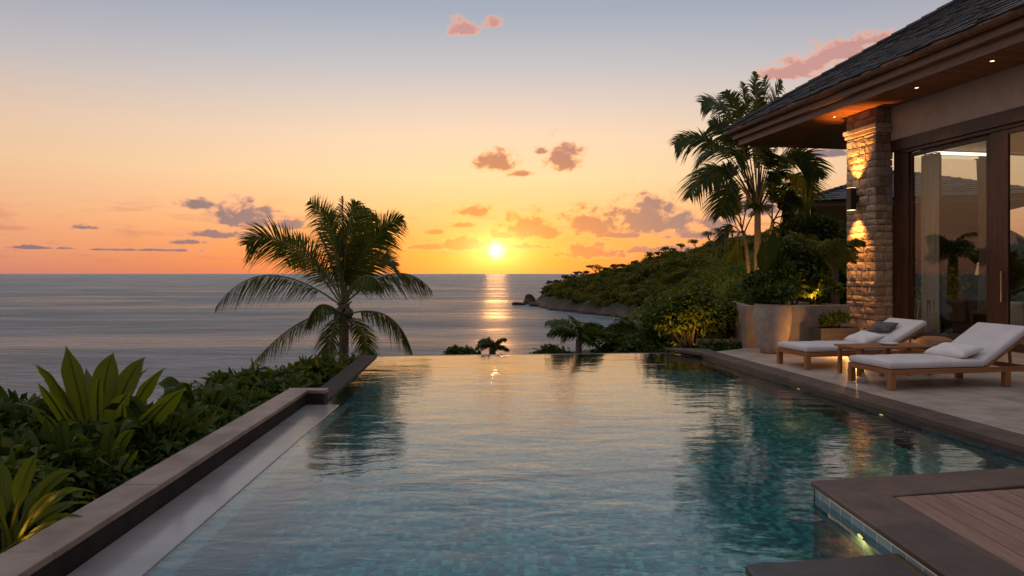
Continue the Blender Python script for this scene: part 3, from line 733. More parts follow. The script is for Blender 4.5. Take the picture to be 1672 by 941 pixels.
# curtains
m, t, out = mat('sheer_curtain'); d = t.node('ShaderNodeBsdfDiffuse'); d.inputs[0].default_value = (.62,.56,.46,1)
tr = t.node('ShaderNodeBsdfTranslucent'); tr.inputs[0].default_value = (.62,.56,.46,1); mx = t.node('ShaderNodeMixShader'); mx.inputs[0].default_value = .4
t.l.new(d.outputs[0], mx.inputs[1]); t.l.new(tr.outputs[0], mx.inputs[2]); t.l.new(mx.outputs[0], out.inputs[0]); M['curtain'] = m
def curtain(y0, y1, x, lab, folds):
    c_ = frame_empty('curtain', (x, (y0+y1)/2, .02), lab, 'curtain', 'cream curtains behind the glass doors')
    nu, nz = folds*10, 12; v = []; f = []
    for j in range(nz+1):
        for i in range(nu+1):
            u = i/nu; z = .03+4.2*j/nz; s = 1-.12*math.sin(math.pi*j/nz)
            v.append((x+.05*math.sin(u*folds*2*math.pi)+.015*math.sin(u*17+j*.6), y0+(y1-y0)*(u*s+(1-s)*.2), z))
    f = [(j*(nu+1)+i, j*(nu+1)+i+1, (j+1)*(nu+1)+i+1, (j+1)*(nu+1)+i) for j in range(nz) for i in range(nu)]
    mb = MB(); mb.add(v, f); o = hb(mb, 'cloth', M['curtain'], c_, smooth=True); so = o.modifiers.new('thick', 'SOLIDIFY'); so.thickness = .004
    mb = MB(); mb.tube([(x,y0-.1,4.25), (x,y1+.1,4.25)], .012, 8); hb(mb, 'rail', M['metal'], c_)
curtain(-.42, -1.02, .85, 'cream curtain gathered beside the stone column', 6)
curtain(-.95, -.25, 2.55, 'pale sheer curtain hanging deep inside the room', 7)
mb = MB(); mb.box((.9,-.16,4.36), (3.3,-.10,4.42)); hb(mb, 'ceiling_strip', emis('strip_white', (1,.86,.66), 2.5), villa)
curtain(-5.6, -6.2, .85, 'cream curtain behind the door nearest the right edge', 5)
for xa, xb in ((.64,.80),(1.62,1.84),(3.0,3.14),(4.5,4.64),(6.06,6.198)):
    mb = MB(); mb.box((xa,.06,0), (xb,.20,4.498)); hb(mb, 'window_post', M['dark_wood'], villa, bevel=.01)
for xa, xb in ((.80,1.62),(1.84,3.0),(3.14,4.5),(4.64,6.06)):
    mb = MB(); mb.box((xa,.12,.02), (xb,.13,4.497)); hb(mb, 'window_pane', M['glass'], villa)

# fabric and cushions
m, t, out = mat('canvas'); co = obj_co(t); wv = t.noise(t.scl(co, 1,1,1), 220, 2, .5); n = t.noise(co, 3, 4, .6)
c = t.mix(t.sstep(n, .3, .7), (.62,.58,.56,1), (.70,.66,.64,1)); bsdf(t, out, c, .9, .2, 0, bump(t, t.m('ADD', wv, t.m('MULTIPLY', n, 3.0)), .4, .004)); M['fabric'] = m
M['white_fabric'] = simple('white_fabric', (.72,.68,.65), (.80,.77,.74), 5, .9, .5, .008, .2)
M['grey_fabric'] = simple('grey_fabric', (.10,.085,.08), (.16,.14,.13), 6, .9, .5, .006, .2)
M['sofa'] = simple('sofa_fabric', (.42,.38,.34), (.50,.46,.42), 6, .9, .4, .006, .2)
M['leather'] = simple('dark_leather', (.035,.022,.017), (.06,.04,.03), 8, .5, .3, .004, .4)
def pillow_mesh(w, d, h, Mx, sag=.12, seed=1):
    r = np.random.default_rng(seed); n_ = 18; v = []; f = []
    ph = r.uniform(0, 6, 4)
    for side in (1, -1):
        for j in range(n_+1):
            for i in range(n_+1):
                u, q = i/n_*2-1, j/n_*2-1
                t_ = max(0, (1-abs(u)**2.6)*(1-abs(q)**2.6))**.52
                px = u*w/2*(1-.05*(1-q*q)*abs(u)); py = q*d/2*(1-.07*(1-u*u)*abs(q))
                wr = .10*math.sin(u*5+ph[0])*math.sin(q*4+ph[1])+.06*math.sin(u*11+q*7+ph[2])
                v.append(Mx @ Vector((px, py, side*h/2*t_*(1+wr)-sag*h*t_*0)))
    N = (n_+1)**2
    for s in (0, 1):
        for j in range(n_):
            for i in range(n_):
                q = (s*N+j*(n_+1)+i, s*N+j*(n_+1)+i+1, s*N+(j+1)*(n_+1)+i+1, s*N+(j+1)*(n_+1)+i); f.append(q if s == 0 else q[::-1])
    mb = MB(); mb.add([tuple(p) for p in v], f); return mb
def weld(o):
    md = o.modifiers.new('weld', 'WELD'); md.merge_threshold = .0008; return o
def mattress_box(L, W, H, crown=.012, r=.03, seed=0):
    """soft slab from x 0..L, y 0..W, z 0..H with rounded edges"""
    nx_, ny_ = 24, 12; v = []; f = []; rg = np.random.default_rng(seed)
    def surf(u, q, top):
        x = L*u; y = W*q; e = min(x, L-x, y, W-y); e = max(e, 0); k = 1-math.exp(-e/(r*.8))
        wr = .0045*math.sin(x*9+seed)*math.sin(y*8+1)+.003*math.sin(x*23+y*5)
        z = (H+crown*k+wr*k-r*.45*(1-k)) if top else (0+r*.3*(1-k)); return z
    us = [0,.006,.02,.05]+list(np.linspace(.09,.91,16))+[.95,.98,.994,1]; qs = [0,.015,.05,.1]+list(np.linspace(.2,.8,7))+[.9,.95,.985,1]
    a, b = len(us), len(qs)
    for top in (1, 0):
        for q in qs:
            for u in us:
                v.append((L*u, W*q, surf(u, q, top)))
    N = a*b; I = lambda i, j, s: s*N+j*a+i
    for j in range(b-1):
        for i in range(a-1):
            f.append((I(i,j,0), I(i+1,j,0), I(i+1,j+1,0), I(i,j+1,0))); f.append((I(i,j,1), I(i,j+1,1), I(i+1,j+1,1), I(i+1,j,1)))
    for i in range(a-1):
        f.append((I(i,0,1), I(i+1,0,1), I(i+1,0,0), I(i,0,0))); f.append((I(i+1,b-1,1), I(i,b-1,1), I(i,b-1,0), I(i+1,b-1,0)))
    for j in range(b-1):
        f.append((I(0,j+1,1), I(0,j,1), I(0,j,0), I(0,j+1,0))); f.append((I(a-1,j,1), I(a-1,j+1,1), I(a-1,j+1,0), I(a-1,j,0)))
    mb = MB(); mb.add(v, f); return mb
HR = math.atan2(E1.y, E1.x)
LL, LW, HINGE = 2.16, .84, 1.42
def make_lounger(loc, ang, label):
    r = empty('sun_lounger', loc, label, 'sun lounger', 'teak sun loungers on the terrace', HR)
    mb = MB()
    mb.box((0,0,.195), (LL,.045,.262)); mb.box((0,LW-.045,.195), (LL,LW,.262)); mb.box((0,.046,.196), (.045,LW-.046,.261)); mb.box((LL-.045,.046,.196), (LL,LW-.046,.261))
    mb.box((HINGE-.02,.046,.20), (HINGE+.03,LW-.046,.258))
    mb.build('frame', M['teak'], r, bevel=.005)
    mb = MB(); x = .07
    while x < HINGE-.06: mb.box((x,.046,.232), (x+.06,LW-.046,.254)); x += .085
    mb.build('slats', M['teak'], r, bevel=.003)
    for sx, sy in ((.0,.0), (.0,LW-.07), (1.72,.0), (1.72,LW-.07)):
        mb = MB(); mb.box((sx-.004,sy-.004 if sy == 0 else sy,0), (sx+.076,sy+.074,.194)); mb.build('leg', M['teak_leg'], r, bevel=.005)
    mb = mattress_box(HINGE-.02, LW-.03, .088, seed=1); o = mb.build('mattress', M['fabric'], r, smooth=True); o.location = (.005,.015,.266)
    def piping(L_, par, par_o, zt):
        mb = MB(); e = .012; z_ = zt
        pts = [(e,e*2,z_),(L_-e,e*2,z_),(L_-e,LW-.03-e*2,z_),(e,LW-.03-e*2,z_),(e,e*2,z_)]
        full = []
        for a_, b_ in zip(pts[:-1], pts[1:]):
            for k in range(10): t_ = k/10; full.append(tuple(a_[i]+(b_[i]-a_[i])*t_ for i in range(3)))
        full.append(pts[0]); mb.tube(full, .0065, 6); q = mb.build('piping', M['fabric'], par_o, smooth=True)
    piping(HINGE-.02, r, o, .083)
    bl = .80
    Bx = Matrix.Translation((HINGE,0,.262)) @ Matrix.Rotation(-ang, 4, 'Y')
    mb = MB(); mb.box((0,.03,-.035), (bl,.075,.0), Bx); mb.box((0,LW-.075,-.035), (bl,LW-.03,.0), Bx); mb.box((bl-.05,.0755,-.034), (bl,LW-.0755,-.001), Bx)
    x = .08
    while x < bl-.1: mb.box((x,.0755,-.025), (x+.06,LW-.0755,-.003), Bx); x += .09
    top = Bx @ Vector((bl*.72, 0, -.04))
    for yy_ in (.14, LW-.17): mb.box((0,yy_,-.015), (math.hypot(top.x-1.95, top.z-.23),yy_+.03,.015), Matrix.Translation((1.95,0,.23)) @ Matrix.Rotation(-math.atan2(top.z-.23, top.x-1.95), 4, 'Y'))
    mb.build('backrest_frame', M['teak'], r, bevel=.004)
    mb = mattress_box(bl+.03, LW-.03, .088, seed=3); o = mb.build('back_cushion', M['fabric'], r, smooth=True)
    o.location = (HINGE+.01,.015,.275); o.rotation_euler = (0,-ang,0); piping(bl+.03, r, o, .083)
    return r
P2 = Vector((4.86, 8.76, 0)); P1 = Vector((4.60, 10.66, 0))
lo2 = make_lounger(P2, R(33), 'grey cushioned teak lounger nearest the camera, one white pillow on it')
lo1 = make_lounger(P1, R(28), 'farther teak lounger with warm lit mattress, white and dark pillows')
def on_lounger(Pl, ang, x, y, up, tilt, yaw=0):     # a pillow lying against the back cushion
    return Matrix.Translation(Pl) @ Matrix.Rotation(HR, 4, 'Z') @ Matrix.Translation((x, y, up)) @ Matrix.Rotation(-tilt, 4, 'Y') @ Matrix.Rotation(yaw, 4, 'Z')
def pillow(Mx, w_, d_, h_, ma, label, seed):
    o = weld(pillow_mesh(w_, d_, h_, Matrix.Identity(4), seed=seed).build('pillow', ma, smooth=True)); o.matrix_world = Mx
    o.location = Mx.to_translation(); o.rotation_euler = Mx.to_euler(); tag(o, label, 'pillow', 'pillows on the sun loungers')
pillow(on_lounger(P2, 0, 1.30, .42, .44, R(16), R(4)), .36, .66, .17, M['white_fabric'], 'white pillow on the near lounger, against its raised back', 2)
pillow(on_lounger(P1, 0, 1.25, .34, .44, R(20), R(-6)), .38, .60, .17, M['white_fabric'], 'plump white pillow glowing warm on the far lounger', 5)
pillow(on_lounger(P1, 0, 1.72, .50, .60, R(30), R(8)), .27, .50, .12, M['grey_fabric'], 'dark grey pillow high on the back of the far lounger', 9)

# side table with a dish
tb = empty('side_table', (4.98, 9.86, 0), 'long slatted teak side table between the two loungers', 'table', None, HR)
mb = MB()
for q in range(6): mb.box((0,.01+q*.088,.405), (1.32,.01+q*.088+.08,.432))
mb.box((.06,.03,.365), (.10,.51,.404)); mb.box((1.22,.03,.365), (1.26,.51,.404))
mb.build('table_top', M['teak'], tb, bevel=.004)
for sx in (.05, .42, .86, 1.22):
    for sy in (.03, .46): 
        mb = MB(); mb.box((sx,sy,0), (sx+.05,sy+.05,.364)); mb.build('leg', M['teak_leg'], tb, bevel=.004)
dish = MB(); dish.lathe([(.05,0),(.11,.012),(.13,.032),(.122,.034),(.10,.018),(.01,.012)], n=28)
o = dish.build('dish', simple('porcelain', (.72,.70,.68), (.78,.76,.74), 4, .3, .02), smooth=True); o.location = Vector((4.98,9.86,.433))+E1*.72+E2*.25
tag(o, 'small white dish on the teak side table', 'dish')
# low lantern on the paving behind the far lounger
ln = empty('floor_lantern', (6.15, 12.25, 0), 'low glowing floor lantern half hidden behind the far lounger', 'lantern')
mb = MB(); mb.box((-.09,-.09,0), (.09,.09,.02)); mb.box((-.09,-.09,.30), (.09,.09,.32))
for sx in (-.08,.08):
    for sy in (-.08,.08): mb.box((sx-.008,sy-.008,.021), (sx+.008,sy+.008,.299))
mb.build('frame', M['metal'], ln)
mb = MB(); mb.lathe([(.03,.02),(.034,.10),(.03,.17),(.01,.19)], n=16); mb.build('candle', emis('candle_glow', (1,.50,.16), 4), ln)
lamp('bulb', (6.15,12.25,.24), 60, ln, size=.05)
# woven pouf behind the table
po = empty('pouf', (7.15, 11.55, 0), 'round tan woven pouf standing behind the side table', 'pouf')
mb = MB(); prof = [(.18,0)]+[(.20+.13*math.sin(math.pi*i/14)**.6+.007*(i % 2), .42*i/14) for i in range(1,14)]+[(.17,.43),(.02,.44)]
mb.lathe(prof, n=40); mb.build('seat', simple('woven_rattan', (.22,.12,.06), (.38,.22,.12), 50, .75, .8, .01, .2), po)

# indoor furniture glimpsed through the glass
def armchair(hx, hy, rz, ma, label, w_=.85):
    a_ = frame_empty('armchair', (hx,hy,.013), label, 'armchair'); a_.rotation_euler = (0,0,HR+rz)
    mb = MB(); mb.box((-.4,-w_/2,.14), (.4,w_/2,.44)); mb.build('seat', ma, a_, bevel=.05, seg=3)
    mb = MB(); mb.box((.28,-w_/2+.01,.44), (.46,w_/2-.01,.95), Matrix.Rotation(R(6),4,'Y')); mb.build('backrest', ma, a_, bevel=.05, seg=3)
    for s in (-1,1):
        mb = MB(); mb.box((-.38,s*w_/2-.07,.25), (.36,s*w_/2+.07,.64)); mb.build('armrest', ma, a_, bevel=.04, seg=3)
    for sx in (-.34,.34):
        for sy in (-1,1): mb = MB(); mb.box((sx-.03,sy*(w_/2-.06)-.03,0), (sx+.03,sy*(w_/2-.06)+.03,.139)); mb.build('leg', M['teak_leg'], a_)
armchair(1.45, -.85, R(200), M['leather'], 'dark leather armchair just inside the first glass door')
armchair(1.9, -2.3, R(170), M['sofa'], 'pale upholstered armchair inside behind the glass stile')
armchair(2.0, -4.3, R(185), M['leather'], 'dark armchair indoors near the right picture edge')
rt = frame_empty('round_table', (1.3,-1.85,.013), 'small round dark table inside the first glass door', 'table')
mb = MB(); mb.lathe([(.34,.62),(.36,.63),(.36,.65),(.34,.66)], n=32); mb.build('table_top', M['dark_wood'], rt)
mb = MB(); mb.lathe([(.20,0),(.20,.02),(.03,.04),(.03,.62)], n=20); mb.build('pedestal', M['metal'], rt)
fl = frame_empty('floor_lamp', (4.6,-1.4,.013), 'glowing floor lamp deep in the villa room', 'lamp')
mb = MB(); mb.lathe([(.16,0),(.16,.02),(.015,.03),(.015,1.5)], n=16); mb.build('stand', M['metal'], fl)
mb = MB(); mb.lathe([(.22,1.45),(.15,1.8),(.145,1.8),(.215,1.45)], n=24); mb.build('lamp_shade', emis('shade_glow', (1,.60,.28), 3.0), fl)
lamp('bulb', Hp(4.6,-1.4,1.62), 250, fl, size=.1)

# far pavilion, turned a little from the villa
MV = MH
MH = Matrix.Translation((11.9, 28.0, 0)) @ Matrix.Rotation(R(-19), 4, 'Z'); E1v = E1; E1 = (MH.to_3x3() @ Vector((1,0,0)))
pav = frame_empty('pavilion', (4,4,0), 'low slate roofed pavilion partly behind the stone column', 'house')
hip_roof(-.12, 9, -.12, 9, 4.47, .37, pav, tw=.4, rp=.33)
mb = MB(); mb.box((0,0,4.24), (8.8,.06,4.44)); mb.box((0,.062,4.24), (.06,8.8,4.44)); hb(mb, 'fascia', M['fascia'], pav, bevel=.006)
mb = MB(); mb.box((.061,.061,4.30), (8.8,8.8,4.34)); hb(mb, 'soffit', M['soffit'], pav)
mb = MB(); mb.box((3.6,4.2,-1), (8,8,4.299)); hb(mb, 'wall', simple('pavilion_wall', (.09,.065,.05), (.13,.095,.07), 3, .85, .1), pav)
mb = MB(); mb.box((4.2,4.16,0), (5.4,4.19,2.6)); hb(mb, 'window', M['glass'], pav)
mb = MB(); mb.box((.35,.35,-1), (.55,.55,4.299)); hb(mb, 'post', M['dark_wood'], pav)
MH = MV; E1 = E1v
# ================================================================ VEGETATION
def nrm(a): return a/np.maximum(np.linalg.norm(a, axis=-1, keepdims=True), 1e-9)
def bez(p0, p1, p2, n):
    t_ = np.linspace(0, 1, n)[:, None]; p0, p1, p2 = map(np.asarray, (p0, p1, p2))
    return (1-t_)**2*p0+2*t_*(1-t_)*p1+t_**2*p2
class LF:                                   # collects quads quickly
    def __init__(s): s.V = []; s.Q = []; s.n = 0; s.mi = []
    def add(s, V, Qd, mi=0): s.V.append(V.reshape(-1,3)); s.Q.append(Qd+s.n); s.n += len(V.reshape(-1,3)); s.mi.append(np.full(len(Qd), mi))
    def build(s, name, mats, parent=None, smooth=False):
        o = rawmesh(name, np.concatenate(s.V), np.concatenate(s.Q), mats, None, smooth, np.concatenate(s.mi))
        if parent is not None: world_child(o, parent)
        return o
def strips(base, dirs, L, W, wdir, droop, segs=4, prof=None):
    """n blades: base (n,3), unit dirs, lengths, widths, width direction, gravity droop -> V, Q"""
    n = len(base); ts = np.linspace(0, 1, segs+1)
    if prof is None: prof = [.55,1,.85,.5,.06] if segs == 4 else list(np.interp(ts, [0,.25,.6,1], [.5,1,.75,.05]))
    V = np.zeros((n, segs+1, 2, 3))
    for i, tt in enumerate(ts):
        c = base+dirs*(L*tt)[:, None]; c[:, 2] -= droop*L*tt**2.0
        hw = (W*prof[i]*.5)[:, None]*wdir
        V[:, i, 0] = c-hw; V[:, i, 1] = c+hw
    k = np.arange(segs)*2; q = np.stack([k, k+1, k+3, k+2], -1)
    Qd = (q[None]+(np.arange(n)*(segs+1)*2)[:, None, None]).reshape(-1, 4)
    return V.reshape(-1, 3), Qd
def tubeq(pts, rad, n=6):
    mb = MB(); mb.tube([tuple(p) for p in pts], list(rad), n, cap=False); return mb.V[0], np.array(mb.F)
def frond(lf, p0, p1, p2, roll, leaflen, nl=62, width=.022, droop=.35, rad=.014, fwd=.55, bare=.14, rng=RNG, vee=.25, mi=0, mi_r=1, hang=0):
    N = 40; C = bez(p0, p1, p2, N); T = nrm(np.gradient(C, axis=0))
    V, Qd = tubeq(C, np.linspace(rad, rad*.22, N), 5); lf.add(V, Qd, mi_r)
    up = np.array([0,0,1.]); side = nrm(np.cross(T, up)+1e-6); nn = nrm(np.cross(side, T))
    cr, sr = math.cos(roll), math.sin(roll); S_ = side*cr+nn*sr; U_ = -side*sr+nn*cr
    tt = np.linspace(bare, .995, nl); idx = tt*(N-1); i0 = np.clip(idx.astype(int), 0, N-2); f = (idx-i0)[:, None]
    lerp = lambda A: A[i0]*(1-f)+A[i0+1]*f
    env = np.sin(np.pi*np.clip((tt-bare)/(1-bare)*.86+.12, 0, 1))**.7
    for s in (-1, 1):
        b = lerp(C); t_ = nrm(lerp(T)); sd_ = lerp(S_)*s; uu = lerp(U_)
        fw = fwd+.55*(tt**2)[:, None]
        d = nrm(sd_*(1-.35*hang)+t_*fw+uu*vee*(1-hang)+rng.normal(0, .09, b.shape)-np.array([0,0,1.])*hang*(.6+.5*tt[:, None]))
        L = leaflen*env*rng.uniform(.82, 1.1, nl)
        L = np.where(rng.random(nl) < .04, L*.45, L)
        wd = nrm(np.cross(d, uu)+rng.normal(0,.25,b.shape))
        V, Qd = strips(b, d, L, np.full(nl, width)*rng.uniform(.8,1.15,nl), wd, droop*rng.uniform(.7,1.3,nl), 4)
        lf.add(V, Qd, mi)
def bladeleaf(lf, p0, p1, p2, wid, rng=RNG, fold=.25, wave=.11, pet=.28, side=None, mi=0, mi_r=1, rad=.008, nseg=16):
    """petiole plus a broad blade along a bezier"""
    N = nseg+1; C = bez(p0, p1, p2, 24); T = nrm(np.gradient(C, axis=0))
    V, Qd = tubeq(C[:22], np.linspace(rad*1.6, rad*.4, 22), 5); lf.add(V, Qd, mi_r)
    ts = np.linspace(pet, 1, N); ix = ts*23; i0 = np.clip(ix.astype(int), 0, 22); f = (ix-i0)[:, None]
    c = C[i0]*(1-f)+C[i0+1]*f; t_ = nrm(T[i0])
    sd_ = nrm(np.cross(t_, [0,0,1.])+1e-5) if side is None else nrm(np.cross(t_, np.cross(np.asarray(side, float)[None], t_)))
    nn = nrm(np.cross(sd_, t_)); u = (ts-pet)/(1-pet)
    w_ = wid*.5*np.sin(np.pi*u**.8)**.75*np.clip(1.02-u**6, 0, 1)+.001
    cols = np.array([-1,-.5,0,.5,1.]); ph = rng.uniform(0,6)
    V = np.zeros((N, 5, 3))
    for k, a in enumerate(cols):
        V[:, k] = c+sd_*(w_*a)[:, None]+nn*((abs(a)*fold*w_)+wave*w_*np.sin(u*14+ph+a*2)*abs(a))[:, None]
    q = np.array([[i*5+k, i*5+k+1, (i+1)*5+k+1, (i+1)*5+k] for i in range(N-1) for k in range(4)])
    lf.add(V, q, mi)
def leafcloud(c, r, n, size, rng, shell=.55, flat=.35, outv=None):
    """n rhombic leaves in an ellipsoid at c, radii r"""
    d = nrm(rng.normal(0, 1, (n,3))); rr = (rng.uniform(shell**3, 1, n)**(1/3))[:, None]
    p = np.asarray(c)+d*rr*np.asarray(r)
    t_ = nrm(d*.8+rng.normal(0,.7,(n,3))+np.array([0,0,-.15])); w_ = nrm(np.cross(t_, nrm(rng.normal(0,1,(n,3))*.6+np.array([0,0,1.]))))
    s = (size*rng.uniform(.6,1.3,n))[:, None]; nn = np.cross(w_, t_)
    V = np.stack([p-t_*s*.5, p+w_*s*flat-t_*s*.05+nn*s*.10, p+t_*s*.55-nn*s*.06, p-w_*s*flat-t_*s*.05+nn*s*.10], 1)
    return V.reshape(-1,3), np.arange(n*4).reshape(n,4)
def shrub(name, loc, r, label, cat='shrub', ma='leaf_mid', n=2600, ls=.07, clumps=16, group=None, seed=0, stems=7, flat=.32, spiky=0, blades=0, bl=.35, bw=.05):
    rng = np.random.default_rng(seed+100); e = empty(name, loc, label, cat, group); lf = LF()
    loc = np.asarray(loc, float); r = np.asarray(r, float); tips = []
    for k in range(clumps):
        d = nrm(rng.normal(0,1,3)); d[2] = abs(d[2])*1.05-.25; q = loc+np.array([0,0,r[2]*.85])+d*r*rng.uniform(.35,.98)*np.array([1,1,.85])
        cr = r.mean()*rng.uniform(.24,.46)*np.array([1.1,1.1,.75]); tips.append(q)
        m_ = int(n/clumps*rng.uniform(.6,1.4)); V, Qd = leafcloud(q, cr, m_, ls, rng, .35, flat); lf.add(V, Qd)
        m2 = max(4, m_//9); V, Qd = leafcloud(q, cr*1.5, m2, ls*1.15, rng, .7, flat); lf.add(V, Qd)
    if blades:
        b0 = np.repeat(np.array(tips), max(1, blades//len(tips)), 0); nb_ = len(b0); b0 = b0+rng.normal(0,.05,b0.shape)*r
        dd = nrm((b0-loc)/r*.6+rng.normal(0,.5,b0.shape)+np.array([0,0,.6])); wd = nrm(np.cross(dd, nrm(rng.normal(0,1,b0.shape))))
        V, Qd = strips(b0, dd, bl*rng.uniform(.6,1.25,nb_), bw*rng.uniform(.7,1.2,nb_), wd, rng.uniform(.2,.7,nb_), 4); lf.add(V, Qd)
    lf.build('foliage', M[ma], e)
    sf_ = LF()
    for k in range(stems):
        q = tips[k % len(tips)]; mid = (loc+q)/2+rng.normal(0,.06,3)*r
        V, Qd = tubeq(bez(loc+rng.normal(0,.05,3)*np.array([1,1,0]), mid, q, 7), np.linspace(.016,.005,7)*(r.mean()/.5+.3), 5); sf_.add(V, Qd)
    sf_.build('stem', M['twig'], e)
    return e
def W_(px, py, Y): return np.array(Q(px, py, Y))
def gz(x, y): return float(ground_h(np.array([[x]]), np.array([[y]]))[0,0])

# ---------------- the coconut palm by the pool corner
YP = 19.0; KP = YP/12.2; PB = Q(559, 600, YP); PZ = gz(PB.x, PB.y)-.1
palm = empty('coconut_palm', (PB.x, PB.y, PZ), 'young coconut palm silhouetted against the sunset at the pool corner', 'palm tree')
def PW(px, py, dy): return W_(px, py, YP+dy*KP)
CR = PW(561, 500, 0)
mb = MB(); pts = []; rad = []
for i in range(40):
    t_ = i/39; pts.append((PB.x+.03*math.sin(t_*3)+(CR[0]-PB.x)*t_**1.5, PB.y, PZ+(CR[2]+.05-PZ)*t_)); rad.append(.14-.022*t_+(.007 if i % 2 else 0)+(.035 if i > 36 else 0))
mb.tube(pts, rad, 14); buildw(mb, 'trunk', M['bark'], palm, smooth=True)
FR = [ # tip px, py, depth; control px, py, depth; roll deg, leaf length
 (403,400,-.6, 462,352,-.3, 68,.56), (352,503,-.3, 425,396,-.2, -1,.52), (401,608,.5, 488,500,.4, -1,.44), (506,328,.3, 553,380,.1, 75,.62), (581,330,-.3, 560,400,-.2, 78,.60),
 (657,358,.2, 588,368,.1, 62,.52), (645,434,.7, 612,396,.5, 55,.42), (705,475,.0, 652,408,.0, -1,.48), (674,581,-.5, 650,486,-.4, -1,.44), (536,596,-.8, 540,520,-.6, 20,.34),
 (540,348,.9, 553,410,.5, 62,.56), (612,352,.8, 575,400,.5, 72,.50), (500,532,-1.0, 518,470,-.8, -1,.30), (560,322,.1, 560,410,.1, 85,.52), (600,592,1.0, 596,520,.8, 10,.32), (470,430,1.3, 515,400,.9, 50,.42), (625,470,-1.2, 595,420,-.9, -1,.34), (525,338,-.7, 550,395,-.4, 72,.58), (596,340,.6, 568,395,.4, 78,.56), (632,378,-.6, 590,392,-.3, 65,.52), (455,402,.9, 505,378,.6, 60,.50), (520,380,1.2, 540,420,.8, 55,.5)]
for i, (tx, ty, td, cx_, cy_, cd_, rl, ll) in enumerate(FR):
    rng = np.random.default_rng(300+i); lf = LF()
    b0 = CR+np.array([rng.normal(0,.03), rng.normal(0,.03), rng.uniform(-.12,.10)])
    hg = rl < 0
    if ty > 520: b0 = b0+np.array([0,0,-.32])
    frond(lf, b0, PW(cx_,cy_,cd_), PW(tx,ty,td), R(12 if hg else rl)*(-1 if i % 3 == 0 else 1), ll*(1.0 if hg else 1.15)*KP, nl=105, width=.030, droop=.35, rad=.028, fwd=.62, rng=rng, bare=.16, hang=1.0 if hg else 0)
    lf.build('frond', [M['leaf_palm'], M['rachis']], palm)
lf = LF(); rng = np.random.default_rng(44)
for k in range(26):                          # fibrous boots and dead stubs under the crown
    a = rng.uniform(0, 6.28); d = np.array([math.cos(a), math.sin(a), rng.uniform(-.5,.9)]); p = CR+np.array([0,0,rng.uniform(-.5,.1)])
    V, Qd = tubeq(bez(p, p+d*.16, p+d*.26+np.array([0,0,-rng.uniform(0,.28)]), 6), np.linspace(.05,.018,6), 6); lf.add(V, Qd)
lf.build('leaf_base', M['bark'], palm)
mb = MB()
for k in range(7):
    a = k*.9; c_ = CR+np.array([math.cos(a)*.2, math.sin(a)*.2, -.2-.09*(k % 3)])
    n_ = 8; mb.lathe([(.002,-.11)]+[(.085*math.sin(math.pi*j/n_)**.8, -.11+.22*j/n_) for j in range(1,n_)]+[(.002,.11)], tuple(c_), 12)
buildw(mb, 'coconut', simple('coconut_husk', (.06,.05,.02), (.14,.10,.05), 14, .7, .4), palm, smooth=True)

# ---------------- tall clustering palm behind the planter
ar = empty('feather_palm', (8.6, 24.0, -1.5), 'tall multi headed feather palm beside the villa roof, trunk lit from below', 'palm tree')
YA = 24.0; KA = YA/15.0
heads = [ # head px, py, depth, stem base px, trunk radius, fronds [(tip,ctrl,leaf)]
 (1237,348,0,1237,.075,[(1232,118,0,1240,215),(1276,132,.3,1250,190),(1146,168,-.3,1205,150),(1102,236,.2,1168,190),(1126,322,-.3,1165,215),(1338,290,-.3,1290,205),(1330,322,.4,1290,240),(1185,150,.4,1222,190),
    (1290,372,-.6,1280,285),(1176,352,-.7,1190,255),(1212,135,-.9,1228,205),(1268,185,1.1,1256,215),(1140,262,1.2,1190,205),(1305,255,1.4,1275,220),(1250,125,.9,1244,205),(1160,205,.9,1195,190),(1200,255,-1.0,1212,240),(1262,250,-1.1,1256,245),(1232,205,-.8,1236,260),(1288,210,.6,1266,215),(1200,215,.5,1216,235),(1250,180,-.5,1246,240),(1170,285,.8,1196,250),(1150,300,-1.2,1188,245),(1240,160,.3,1240,225),(1275,290,.9,1262,255),(1220,300,-1.3,1222,290),(1310,340,1.3,1280,260)]),
 (1214,380,.5,1230,.042,[(1168,352,.3,1188,318),(1176,400,.0,1188,350),(1230,285,.2,1222,320),(1195,295,.6,1202,325),(1255,340,.8,1235,328),(1205,425,.2,1200,370)]),
 (1262,362,-.5,1246,.042,[(1310,392,-.6,1295,335),(1296,318,-.4,1280,325),(1262,282,-.5,1262,305),(1228,340,-.8,1240,320),(1290,415,-.5,1285,360)])]
for hi, (hx, hy, hd, bx_, tr_, frs) in enumerate(heads):
    H_ = W_(hx, hy, YA+hd*KA); B_ = W_(bx_, 447, YA+hd*.3); B_[2] = gz(B_[0], B_[1])-.1
    mb = MB(); pts = bez(B_, (B_[0]*.6+H_[0]*.4, B_[1]*.6+H_[1]*.4, 2.2), H_, 60)
    mb.tube([tuple(p) for p in pts], [tr_*KA*(1.12-.25*i/59)+(.006 if i % 3 == 0 else 0) for i in range(60)], 12)
    buildw(mb, 'trunk', simple('ringed_bark', (.15,.115,.07), (.28,.22,.14), 9, .8, .7, .02, .2, (1,1,7)), ar, smooth=True)
    for i, (tx, ty, td, cx_, cy_) in enumerate(frs):
        rng = np.random.default_rng(500+hi*40+i); lf = LF()
        up_ = ty < hy-40
        frond(lf, H_+rng.normal(0,.04,3), W_(cx_,cy_,YA+(hd+td*.6)*KA), W_(tx,ty,YA+(hd+td)*KA), R(rng.uniform(35,75) if up_ else rng.uniform(5,35)), (.60 if hi == 0 else .40)*KA, nl=54, width=.062, droop=.45, rad=.030, fwd=.55, bare=.46 if hi == 0 else .3, rng=rng, vee=.15)
        lf.build('frond', [M['leaf_areca'], M['twig']], ar)

